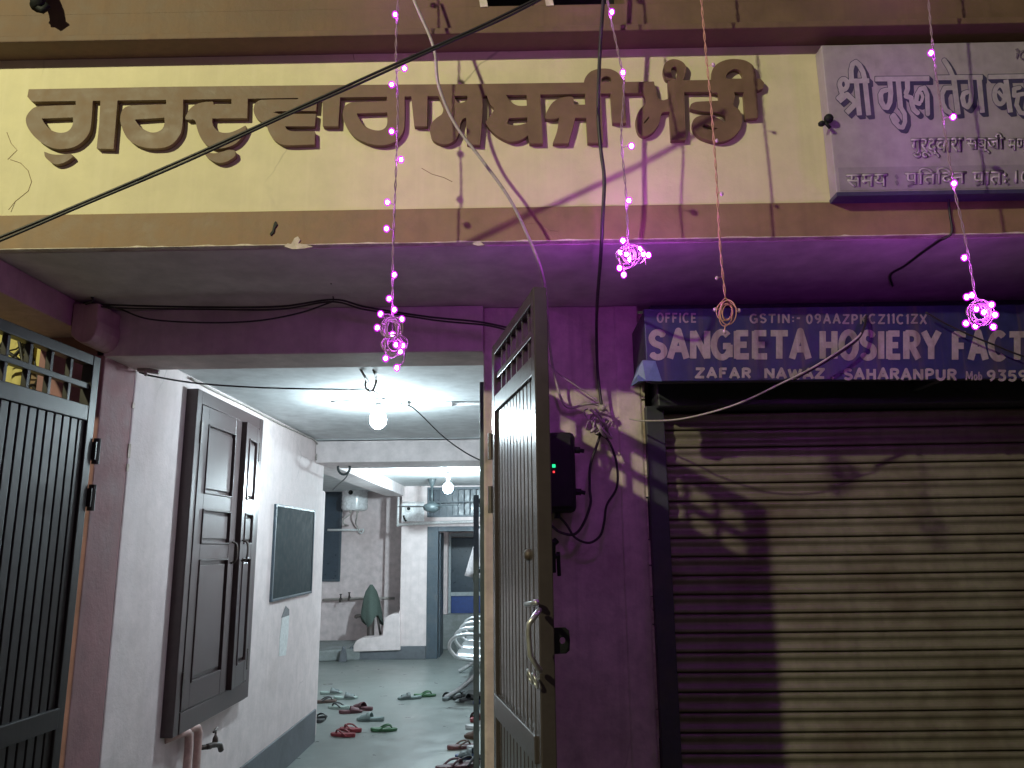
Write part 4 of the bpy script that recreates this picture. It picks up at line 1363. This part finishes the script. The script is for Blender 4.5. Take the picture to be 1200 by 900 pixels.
# ceiling fan
fq = at(506, 594, Y=10.2)
fan = thing('ceiling_fan', 'dark grey ceiling fan on a down rod near the far bulb', 'fan', (fq.x, fq.y, 2.43))
MB().lathe([(.012, -.13), (.02, -.10), (.055, -.02), (.058, -.001)], (fq.x, fq.y, 2.43), 16).build('canopy', 'fan', fan, smooth=True)
MB().tube([(fq.x, fq.y, 2.31), (fq.x, fq.y, fq.z + .03)], .012, 8).build('down_rod', 'fan', fan, smooth=True)
MB().lathe([(.03, .07), (.05, .05), (.105, .03), (.115, 0), (.105, -.04), (.05, -.07), (.02, -.075)], fq, 20).build('motor', 'fan', fan, smooth=True)
for i in range(3):
    a = math.radians(86 + 120 * i)
    dv, sv = Vector((math.cos(a), math.sin(a), 0)), Vector((-math.sin(a), math.cos(a), .12))
    MB().prism([fq + dv * .1 + sv * .03, fq + dv * .2 + sv * .06, fq + dv * .44 + sv * .06, fq + dv * .46 - sv * .05, fq + dv * .2 - sv * .05, fq + dv * .1 - sv * .03], (0, 0, .004)).build('blade', 'fan', fan)

# blackboard and paper notice
bz0, bz1 = 1.21, 1.838
bb = thing('blackboard', 'dark rectangular blackboard fixed on the hall wall behind the window', 'blackboard', (-1.74, 5.9, 1.2))
MB().box(-1.741, -1.728, 5.43, 6.41, bz0, bz1).build('slate', 'slate', bb)
fm = MB()
fm.box(-1.741, -1.722, 5.41, 5.43, bz0 - .018, bz1 + .018).box(-1.741, -1.722, 6.41, 6.43, bz0 - .018, bz1 + .018)
fm.box(-1.741, -1.722, 5.4302, 6.4098, bz1, bz1 + .018).box(-1.741, -1.722, 5.4302, 6.4098, bz0 - .018, bz0)
fm.build('frame', 'frame', bb, bevel=.002)
pp = thing('paper_notice', 'torn white paper strip stuck on the wall below the blackboard', 'paper', (-1.737, 5.75, .8))
X_ = -1.7375
pts = [at(u, v, X=X_) for u, v in [(331, 722), (339, 720), (338, 742), (335, 768), (327, 769), (328, 748)]]
MB().prism(pts, (-.002, 0, 0)).build('sheet', 'paper', pp)
pts = [at(u, v, X=X_ + .002) for u, v in [(330, 724), (335, 710), (339, 714), (339, 721)]]
MB().prism(pts, (-.002, 0, 0)).build('torn_flap', 'papergrey', pp)

# pipes with the brass tap low on the hall wall
wp = thing('water_pipe', 'pink painted pipes bending out of the wall below the window, with a tap', 'pipe', (-1.7, 4.2, .4))
for (u, v, du) in ((233, 852, 0), (222, 858, -6)):
    top = at(u, v, X=-1.69)
    pts = spline([(-1.745, top.y - .16, top.z + .0), (-1.70, top.y - .10, top.z + .012), (-1.69, top.y - .02, top.z), (-1.69, top.y, top.z - .06), (-1.69, top.y, top.z - .14)], 6) + [Vector((-1.69, top.y, .05))]
    MB().tube(pts, .02, 10).build('pipe', 'pinkpipe', wp, smooth=True)
tq = at(250, 874, X=-1.64)
tp = MB().tube([at(236, 876, X=-1.69), at(247, 875, X=-1.66)], .013, 8)
tp.build('tap_stub', 'iron', wp, smooth=True)
tb = MB().tube(spline([at(243, 875, X=-1.665), at(250, 873, X=-1.65), at(257, 873, X=-1.64), at(259, 879, X=-1.64)], 5), .015, 10)
tb.lathe([(.016, 0), (.014, .03), (.006, .045), (.006, .07)], at(252, 872, X=-1.65), 10)
c_ = at(252, 857, X=-1.65)
tb.tube([c_ + Vector((0, -.02, .0)), c_ + Vector((0, .025, .012))], .006, 6)
tb.build('tap', 'iron', wp, smooth=True)

# water heater
hy = 12.15
t0, t1 = at(400, 562, Y=hy), at(429, 598, Y=hy)
wh = thing('water_heater', 'white cylindrical water heater hung on the alcove wall', 'water heater', ((t0.x + t1.x) / 2, 12.4, t1.z))
hc = Vector(((t0.x + t1.x) / 2, hy + .1, t1.z))
R = (t1.x - t0.x) / 2
H = t0.z - t1.z
MB().lathe([(R * .8, 0), (R * .97, .02), (R, .05), (R, H - .05), (R * .97, H - .02), (R * .8, H)], hc, 24).build('tank', 'enamel', wh, smooth=True)
q = at(411, 577, Y=hy - .1)
MB().lathe([(.035, 0), (.035, .02), (.018, .03)], Vector((q.x, hc.y - R + .01, q.z)), 16, (0, -1, 0)).build('dial', 'black', wh)
MB().box(hc.x + .03, hc.x + .07, hc.y - R - .002 + .03, hc.y - R + .1, hc.z + .12, hc.z + .27).build('sticker', 'paper', wh)
hp_ = MB()
hp_.tube(spline([at(411, 598, Y=hy), at(410, 603, Y=hy), at(403, 608, Y=hy), at(403, 614, Y=hy), at(408, 616, Y=12.35)], 6), .012, 8)
hp_.tube(spline([at(419, 598, Y=hy), at(418, 606, Y=hy), at(417, 614, Y=12.3), at(421, 622, Y=12.36)], 6), .012, 8)
hp_.tube([at(411, 597, Y=hy), at(411, 601, Y=hy)], .022, 8)
hp_.tube([at(419, 597, Y=hy), at(419, 601, Y=hy)], .022, 8)
hp_.build('hose', 'greycable', wh, smooth=True)
pm = MB()
pm.tube([at(384, 621, Y=12.36), at(424, 621, Y=12.36)], .018, 8)
pm.tube(spline([at(422, 622, Y=12.34), at(426, 620, Y=12.34), at(424, 625, Y=12.34), at(420, 623, Y=12.34)], 4), .012, 6)
tag(pm.build('heater_pipe', 'pvc', None, True), 'short white pipe on the alcove wall under the water heater', 'pipe')
pw_ = thing('tap_pipe', 'long grey water pipe with two small taps along the alcove wall', 'pipe', (-2.4, 12.38, .9))
MB().tube([at(378, 703, Y=12.34), at(430, 701, Y=12.34), at(462, 701, Y=12.2)], .018, 8).build('pipe', 'greycable', pw_, smooth=True)
for u, v in ((400, 702), (410, 700)):
    a = at(u, v, Y=12.3)
    MB().tube([a, a + Vector((0, -.07, .01)), a + Vector((0, -.09, -.04))], .016, 8).lathe([(.014, 0), (.01, .05), (.02, .06), (.02, .07)], a + Vector((0, -.05, .01)), 8).build('tap', 'iron', pw_, smooth=True)
wv = MB().tube([at(467, 582, Y=11.37), at(466, 617, Y=11.37)], .018, 8).tube([at(465, 615, Y=11.36), at(500, 613, Y=11.36), at(562, 611, Y=11.36)], .022, 8)
wv.tube([at(472, 588.5, Y=11.37), at(498, 588.5, Y=11.37)], .008, 6)
tag(wv.build('wall_conduit', 'pvc', None, True), 'white conduit running along the far wall above the doorway', 'pipe')
sb = thing('switchboard', 'white square switchboard with a round black socket on the far wall', 'switchboard', at(480, 600, Y=11.39))
a, b = at(471, 590, Y=11.38), at(497, 611, Y=11.38)
MB().box(a.x, b.x, 11.375, 11.399, b.z, a.z).build('plate', 'enamel', sb, bevel=.004)
q = at(479, 596, Y=11.37)
MB().lathe([(.055, 0), (.055, .008), (.045, .012)], Vector((q.x, 11.3745, q.z)), 16, (0, -1, 0)).build('socket_rim', 'pvc', sb, smooth=True)
MB().lathe([(.026, .0125), (.026, .02)], Vector((q.x, 11.3745, q.z)), 12, (0, -1, 0)).build('socket', 'black', sb)
MB().tube(spline([at(473, 604, Y=11.365), at(474, 608, Y=11.36), at(476, 611, Y=11.365)], 4), .014, 8).build('plug', 'black', sb, smooth=True)
# tall dark window in the alcove
a, b = at(376, 567, Y=12.4), at(396, 679, Y=12.4)
aw = thing('alcove_window', 'tall dark blue window pane at the left of the water heater', 'window', (a.x, 12.41, b.z))
MB().box(a.x - .3, b.x, 12.395, 12.419, b.z, a.z).build('pane', 'darkpane', aw)
MB().box(b.x + .0005, b.x + .03, 12.385, 12.419, b.z, a.z).box(a.x - .3, b.x + .03, 12.385, 12.4185, b.z - .03, b.z - .0005).build('frame', 'frame', aw)
# raised wash platform
a = at(430, 775, Z=0)
wpf = MB()
q0, q1 = at(372, 779, Z=0), at(404, 772, Z=0)
wpf.prism([(-3.6, 10.9, 0), (q1.x, 11.3, 0), (q1.x + .25, 11.36, 0), (q1.x + .25, 12.41, 0), (-3.6, 12.41, 0)], (0, 0, .15))
tag(wpf.build('wash_platform', 'concrete', bevel=.02), 'low stained concrete wash platform in the alcove', 'platform')
rk = MB().prism([at(401, 757, Y=11.15), at(404, 760, Y=11.15), at(406, 776, Y=11.15), at(396, 777, Y=11.15)], (0, .08, 0))
tag(rk.build('drain_stone', 'plinth', bevel=.01), 'dark wedge of stone standing against the wash platform', 'stone')
# hand pump under its cloth
pq = at(434, 748, Y=11.8)
hp0 = thing('hand_pump', 'dark iron hand pump standing on the wash platform', 'hand pump', (pq.x, 11.8, .15))
tz = at(434, 688, Y=11.8).z
MB().lathe([(.12, 0), (.12, .02), (.07, .03), (.065, .1), (.055, .12), (.055, tz - .3), (.07, tz - .28), (.07, tz - .22), (.05, tz - .2)], (pq.x, 11.8, .151), 16).build('barrel', 'iron', hp0, smooth=True)
sq = at(418, 722, Y=11.8)
MB().tube(spline([(pq.x, 11.8, sq.z - .02), (pq.x - .1, 11.8, sq.z), (sq.x, 11.8, sq.z), (sq.x - .015, 11.8, sq.z - .03)], 5), .024, 10).build('spout', 'iron', hp0, smooth=True)
MB().tube([(pq.x + .05, 11.8, tz - .2), (pq.x + .12, 11.8, tz - .55), (pq.x + .15, 11.8, tz - .7)], .016, 8).build('lever', 'iron', hp0, smooth=True)
cvm = MB()
ctop, cbot = at(435, 685, Y=11.8), at(436, 727, Y=11.8)
N_ = 22
vs, fs = [], []
rows = [(0, .02), (.06, .04), (.2, .085), (.42, .115), (.7, .135), (1.0, .15)]
for t, r in rows:
    for k in range(N_):
        an = 2 * PI * k / N_
        rr_ = r * (1 + .16 * t * math.sin(4 * an + 1) + .1 * t * math.sin(7 * an))
        z = ctop.z + (cbot.z - ctop.z) * t * (1 + .16 * t * math.sin(3 * an + .6))
        vs.append((ctop.x + .02 * t + rr_ * math.cos(an), 11.8 + rr_ * math.sin(an), z))
for i in range(len(rows) - 1):
    for k in range(N_):
        fs.append((i * N_ + k, i * N_ + (k + 1) % N_, (i + 1) * N_ + (k + 1) % N_, (i + 1) * N_ + k))
fs.append(tuple(range(N_)))
cvm.add(vs, fs)
cvo = cvm.build('pump_cloth', 'greencloth', None, True)
tag(cvo, 'green grey cloth draped over the hand pump in the alcove', 'cloth')

# tall rack at the right edge of the hall, towel hung on it
rx = -.285
rk = thing('shoe_rack', 'tall dark shoe rack with open shelves at the right of the hall entrance', 'rack', (rx, 5.0, 0))
MB().box(rx, rx + .36, 5.2, 5.22, .001, 1.83).build('end_panel', 'frame', rk)
for zc in (.08, .42, .74, 1.05, 1.4, 1.8):
    MB().box(rx, rx + .36, 4.502, 5.198, zc, zc + .022).build('shelf', 'greywood' if zc in (.42, .74, 1.05) else 'frame', rk, bevel=.002)
MB().box(rx, rx + .03, 4.47, 4.50, .001, 1.84).box(rx + .33, rx + .36, 4.47, 4.5, .001, 1.84).build('upright', 'frame', rk)
MB().box(rx + .31, rx + .355, 4.502, 5.19, .002, 1.79).build('back_panel', 'frame', rk)
tw = MB()
T0 = [at(u, v, Y=5.25) for u, v in [(560, 618), (562, 622), (563, 678), (545, 675), (547, 664), (553, 640)]]
vs, fs = [], []
cols = 7
for j in range(9):
    t = j / 8
    a, b = at(560 - 15 * t, 620 + 55 * t, Y=5.27), at(566, 619 + 59 * t, Y=5.27)
    for i in range(cols):
        s = i / (cols - 1)
        q = a.lerp(b, s)
        vs.append((q.x, 5.27 + .018 * math.sin(s * 9 + t * 2) * t, q.z))
fs = [(j * cols + i, j * cols + i + 1, (j + 1) * cols + i + 1, (j + 1) * cols + i) for j in range(8) for i in range(cols - 1)]
tw.add(vs, fs)
to = tw.build('hanging_towel', 'whitecloth', None, True)
sm = to.modifiers.new('thick', 'SOLIDIFY')
sm.thickness = .006
tag(to, 'white cloth hanging from the rack edge in front of the far doorway', 'cloth')
bgm = MB().tube(spline([at(562, 668, Y=5.1), at(557, 671, Y=5.1), at(556, 680, Y=5.1), at(560, 690, Y=5.1)], 6), .010, 8)
bgm.tube(spline([at(562, 668, Y=5.1), at(566, 668, Y=5.15)], 4), .010, 8)
tag(bgm.build('bag_strap', 'black', None, True), 'black bag strap looped over the rack upright', 'strap')

# steel waiting bench
bx = -.62
BX, BYO = -.13, .15
bn = thing('waiting_bench', 'perforated steel waiting bench with tube armrests by the right hall wall', 'bench', (-.2, 8.6, 0))
bm_ = MB().tube([(-.22, 8.1, .40), (-.22, 10.2, .40)], .035, 8)
bm_.build('beam', 'steel', bn, smooth=True)
for k in range(3):
    y0 = 8.15 + k * .68
    s = MB()
    prof = [(-.60, .435), (-.56, .45), (-.45, .44), (-.25, .42), (-.14, .44), (-.06, .6), (.0, .84), (.02, .86)]
    vs = []
    for (px, pz_) in prof:
        vs += [(px, y0, pz_), (px, y0 + .62, pz_)]
    s.add(vs, [(2 * i, 2 * i + 1, 2 * i + 3, 2 * i + 2) for i in range(len(prof) - 1)])
    o = s.build('seat', 'steel', bn, True)
    sm = o.modifiers.new('thick', 'SOLIDIFY')
    sm.thickness = .012
for y0 in (8.12, 8.80, 9.48, 10.16):
    MB().tube(spline([(-.1, y0, .64), (-.40, y0, .66), (-.55, y0, .65), (-.63, y0, .60), (-.64, y0, .52), (-.56, y0, .44), (-.42, y0, .41), (-.22, y0, .39)], 6), .018, 8).build('armrest', 'steel', bn, smooth=True)
for y0 in (8.3, 10.0):
    MB().tube(spline([(-.22, y0, .39), (-.36, y0, .26), (-.52, y0, .12), (-.64, y0, .05), (-.70, y0, .02)], 6), .024, 8).tube([(-.22, y0, .39), (.0, y0, .1), (.1, y0, .02)], .022, 8).build('leg', 'steel', bn, smooth=True)
for o in bn.children:
    o.location.x += BX
    o.location.y += BYO
MB().prism([(-.72, 8.28, .0004), (.1, 8.28, .0004), (.1, 8.9, .0004), (-.62, 8.9, .0004)], (0, 0, .012)).build('floor_mat', 'concrete')
tag(bpy.data.objects['floor_mat'], 'grey flat mat on the floor under the waiting bench', 'mat')


# ================================================================== SLIPPERS
def colour(name, c, r=.6):
    if name not in M:
        M[name] = paint(name, c, tuple(x * .5 for x in c), .5, r, .05, 14)
    return M[name]


def sole_outline(L=.25):
    pts = []
    for i in range(20):
        a = 2 * PI * i / 20
        x = math.cos(a)
        w = .046 + .007 * x - .009 * math.cos(2.1 * x - .3) * (1 if x < .3 else .4)
        pts.append((x * L / 2, w * math.sin(a) * (1.0 if math.sin(a) > 0 else 1.08)))
    return pts


def make_slipper(kind):
    """slide (wide band) or flip-flop (thong straps); toe towards +x"""
    root = thing(kind, 'x', 'slipper')
    so_ = sole_outline()
    m = MB()
    vs = []
    for z, k in ((0, .95), (.006, 1.0), (.020, 1.0), (.024, .95)):
        vs += [(x * k, y * k, z + (.012 * max(0, -x / .13) ** 2 if z > .01 else 0)) for x, y in so_]
    n_ = len(so_)
    fs = [tuple(range(n_ - 1, -1, -1)), tuple(3 * n_ + i for i in range(n_))]
    for r in range(3):
        fs += [(r * n_ + i, r * n_ + (i + 1) % n_, (r + 1) * n_ + (i + 1) % n_, (r + 1) * n_ + i) for i in range(n_)]
    m.add(vs, fs)
    sole = m.build('sole', 'black', root)
    s = MB()
    if kind == 'slide_slipper':
        vs = []
        for i in range(7):
            t = i / 6
            x0 = -.015 + .11 * t
            for k in range(9):
                a = PI * k / 8
                vs.append((x0 + .012 * math.sin(a) * (1 if t < .5 else -1), .049 * math.cos(a), .016 + (.056 - .028 * t) * math.sin(a) ** .8))
        s.add(vs, [(i * 9 + k, i * 9 + k + 1, (i + 1) * 9 + k + 1, (i + 1) * 9 + k) for i in range(6) for k in range(8)])
        st = s.build('band', 'black', root, True)
        md = st.modifiers.new('thick', 'SOLIDIFY')
        md.thickness = .005
    else:
        for sd in (-1, 1):
            s.tube(spline([(.075, 0, .022), (.055, .012 * sd, .05), (.01, .036 * sd, .048), (-.04, .044 * sd, .020)], 6), .0075, 6)
        s.build('thong_strap', 'black', root, True)
    return root


protos = {}


def put_slipper(kind, u, v, yaw, sc, cs, label, tilt=0.0):
    if kind not in protos:
        protos[kind] = make_slipper(kind)
        o = protos[kind]
        kids = list(o.children)
        for c in kids:
            c.data.materials.clear()
            c.data.materials.append(None)
    else:
        src = protos[kind]
        o = src.copy()
        COL.objects.link(o)
        kids = []
        for ch_ in src.children:
            c = ch_.copy()
            COL.objects.link(c)
            c.parent = o
            kids.append(c)
    q = at(u, v, Z=.012)
    o.location = (q.x, q.y, .001 + (.03 if tilt else 0))
    o.rotation_euler = (tilt, 0, math.radians(yaw))
    o.scale = (sc, sc, sc)
    o['label'] = label
    o['group'] = 'slippers left on the hall floor'
    for c, cm_ in zip(kids, cs):
        c.material_slots[0].link = 'OBJECT'
        c.material_slots[0].material = cm_
    return o


pale = colour('pale_green_rubber', (.30, .37, .34))
grey = colour('grey_rubber', (.13, .15, .15))
dark = colour('dark_rubber', (.028, .028, .030))
maroon = colour('maroon_rubber', (.10, .035, .042))
red = colour('red_rubber', (.20, .024, .032))
green = colour('green_rubber', (.04, .12, .05))
navy = colour('navy_rubber', (.03, .055, .16))
white = colour('white_rubber', (.55, .55, .55))
brown = colour('brown_leather', (.09, .055, .045))
teal = colour('teal_grey_rubber', (.16, .21, .20))
SLP = [
    ('slide_slipper', 388, 812, 12, .95, (grey, pale), 'pale green slide nearest the wall corner, farthest of the left pile'),
    ('slide_slipper', 405, 818, 8, 1.0, (grey, pale), 'pale green slide in front of the farthest pale slide'),
    ('flip_flop', 381, 822, 20, .95, (brown, dark), 'dark brown flip-flop half hidden by the hall wall corner'),
    ('flip_flop', 397, 829, 165, .95, (pale, dark), 'pale flip-flop with dark straps beside the maroon slippers'),
    ('slide_slipper', 411, 834, 15, .9, (maroon, maroon), 'maroon slide at the left of the maroon pair'),
    ('slide_slipper', 425, 830, 150, 1.0, (maroon, maroon), 'maroon slide at the right of the maroon pair'),
    ('slide_slipper', 434, 843, 172, 1.05, (teal, teal), 'teal grey slide in front of the maroon pair'),
    ('slide_slipper', 376, 843, 95, .95, (dark, dark), 'dark slide tucked against the grey plinth'),
    ('flip_flop', 402, 861, 160, .95, (red, red), 'bright red flip-flop, nearer one of the red pair'),
    ('flip_flop', 411, 855, 150, .95, (red, red), 'bright red flip-flop, farther one of the red pair'),
    ('flip_flop', 450, 855, 8, .92, (green, green), 'green flip-flop lying alone in the middle of the floor'),
    ('slide_slipper', 480, 818, 190, 1.0, (grey, teal), 'grey slide lying beside the far green flip-flop'),
    ('flip_flop', 498, 815, 10, .95, (green, green), 'green flip-flop touching the grey slide near the doorway'),
    ('slide_slipper', 524, 818, 80, 1.0, (dark, grey), 'black slide at the foot of the bench, leftmost of the row'),
    ('flip_flop', 538, 817, 70, 1.0, (dark, dark), 'black flip-flop beside the bench foot, second in the row'),
    ('slide_slipper', 550, 820, 40, 1.0, (dark, dark), 'black slide under the bench, third in the row'),
    ('slide_slipper', 563, 822, 60, 1.0, (dark, navy), 'dark navy slide at the end of the row under the bench'),
    ('slide_slipper', 557, 842, 80, 1.0, (maroon, red), 'dark red slide next to the shoe rack'),
    ('flip_flop', 562, 852, 5, 1.0, (white, white), 'white flip-flop between the dark red slide and brown sandal'),
    ('slide_slipper', 559, 864, 150, 1.0, (brown, brown), 'brown leather slide beside the shoe rack'),
    ('flip_flop', 541, 875, 20, .95, (maroon, brown), 'maroon flip-flop with brown straps left of the blue slide'),
    ('slide_slipper', 553, 887, 170, 1.05, (grey, navy), 'grey-soled slide with blue band near the gate'),
    ('slide_slipper', 565, 876, 20, 1.0, (grey, white), 'grey slide with white band behind the blue slide'),
    ('flip_flop', 530, 899, 35, 1.1, (maroon, maroon), 'maroon flip-flop nearest the viewer at the gate foot'),
    ('flip_flop', 547, 897, 55, 1.1, (maroon, dark), 'maroon flip-flop with dark straps nearest the gate'),
]
for a in SLP:
    put_slipper(*a)

# ================================================================== LIGHT
w = bpy.data.worlds.new('World')
S.world = w
w.use_nodes = True
nt = w.node_tree
bg = nt.nodes['Background']
sky = nt.nodes.new('ShaderNodeTexSky')
sky.sky_type = 'NISHITA'
sky.sun_disc = False
sky.sun_elevation = math.radians(-2)
sky.sun_rotation = math.radians(200)
nt.links.new(sky.outputs[0], bg.inputs[0])
bg.inputs[1].default_value = .15

# the sodium street lamp across the road throws the gate's shadow over the shutter
ld = bpy.data.lights.new('street_lamp', 'POINT')
ld.energy = 800
ld.color = (1.0, .97, .60)
ld.shadow_soft_size = .06
lo = bpy.data.objects.new('street_lamp', ld)
COL.objects.link(lo)
lo.location = (-3.25, -1.4, 4.55)

# added violet fill light, standing in for purple glow on pillar and shop
vd = bpy.data.lights.new('violet_fill', 'POINT')
vd.energy = 9
vd.color = (.85, .5, 1.0)
vd.shadow_soft_size = .5
vo = bpy.data.objects.new('violet_fill', vd)
COL.objects.link(vo)
vo.location = (.5, .2, 2.9)

for o in bpy.data.objects:
    if '_o' in o:
        del o['_o']

S.render.engine = 'CYCLES'
S.cycles.use_denoising = True
S.cycles.max_bounces = 7
S.cycles.diffuse_bounces = 4
S.cycles.glossy_bounces = 3
S.cycles.caustics_reflective = False
S.cycles.caustics_refractive = False
S.cycles.sample_clamp_indirect = 4
S.view_settings.view_transform = 'Standard'
S.view_settings.look = 'None'
S.view_settings.exposure = 0
S.view_settings.gamma = 1
S.render.film_transparent = False
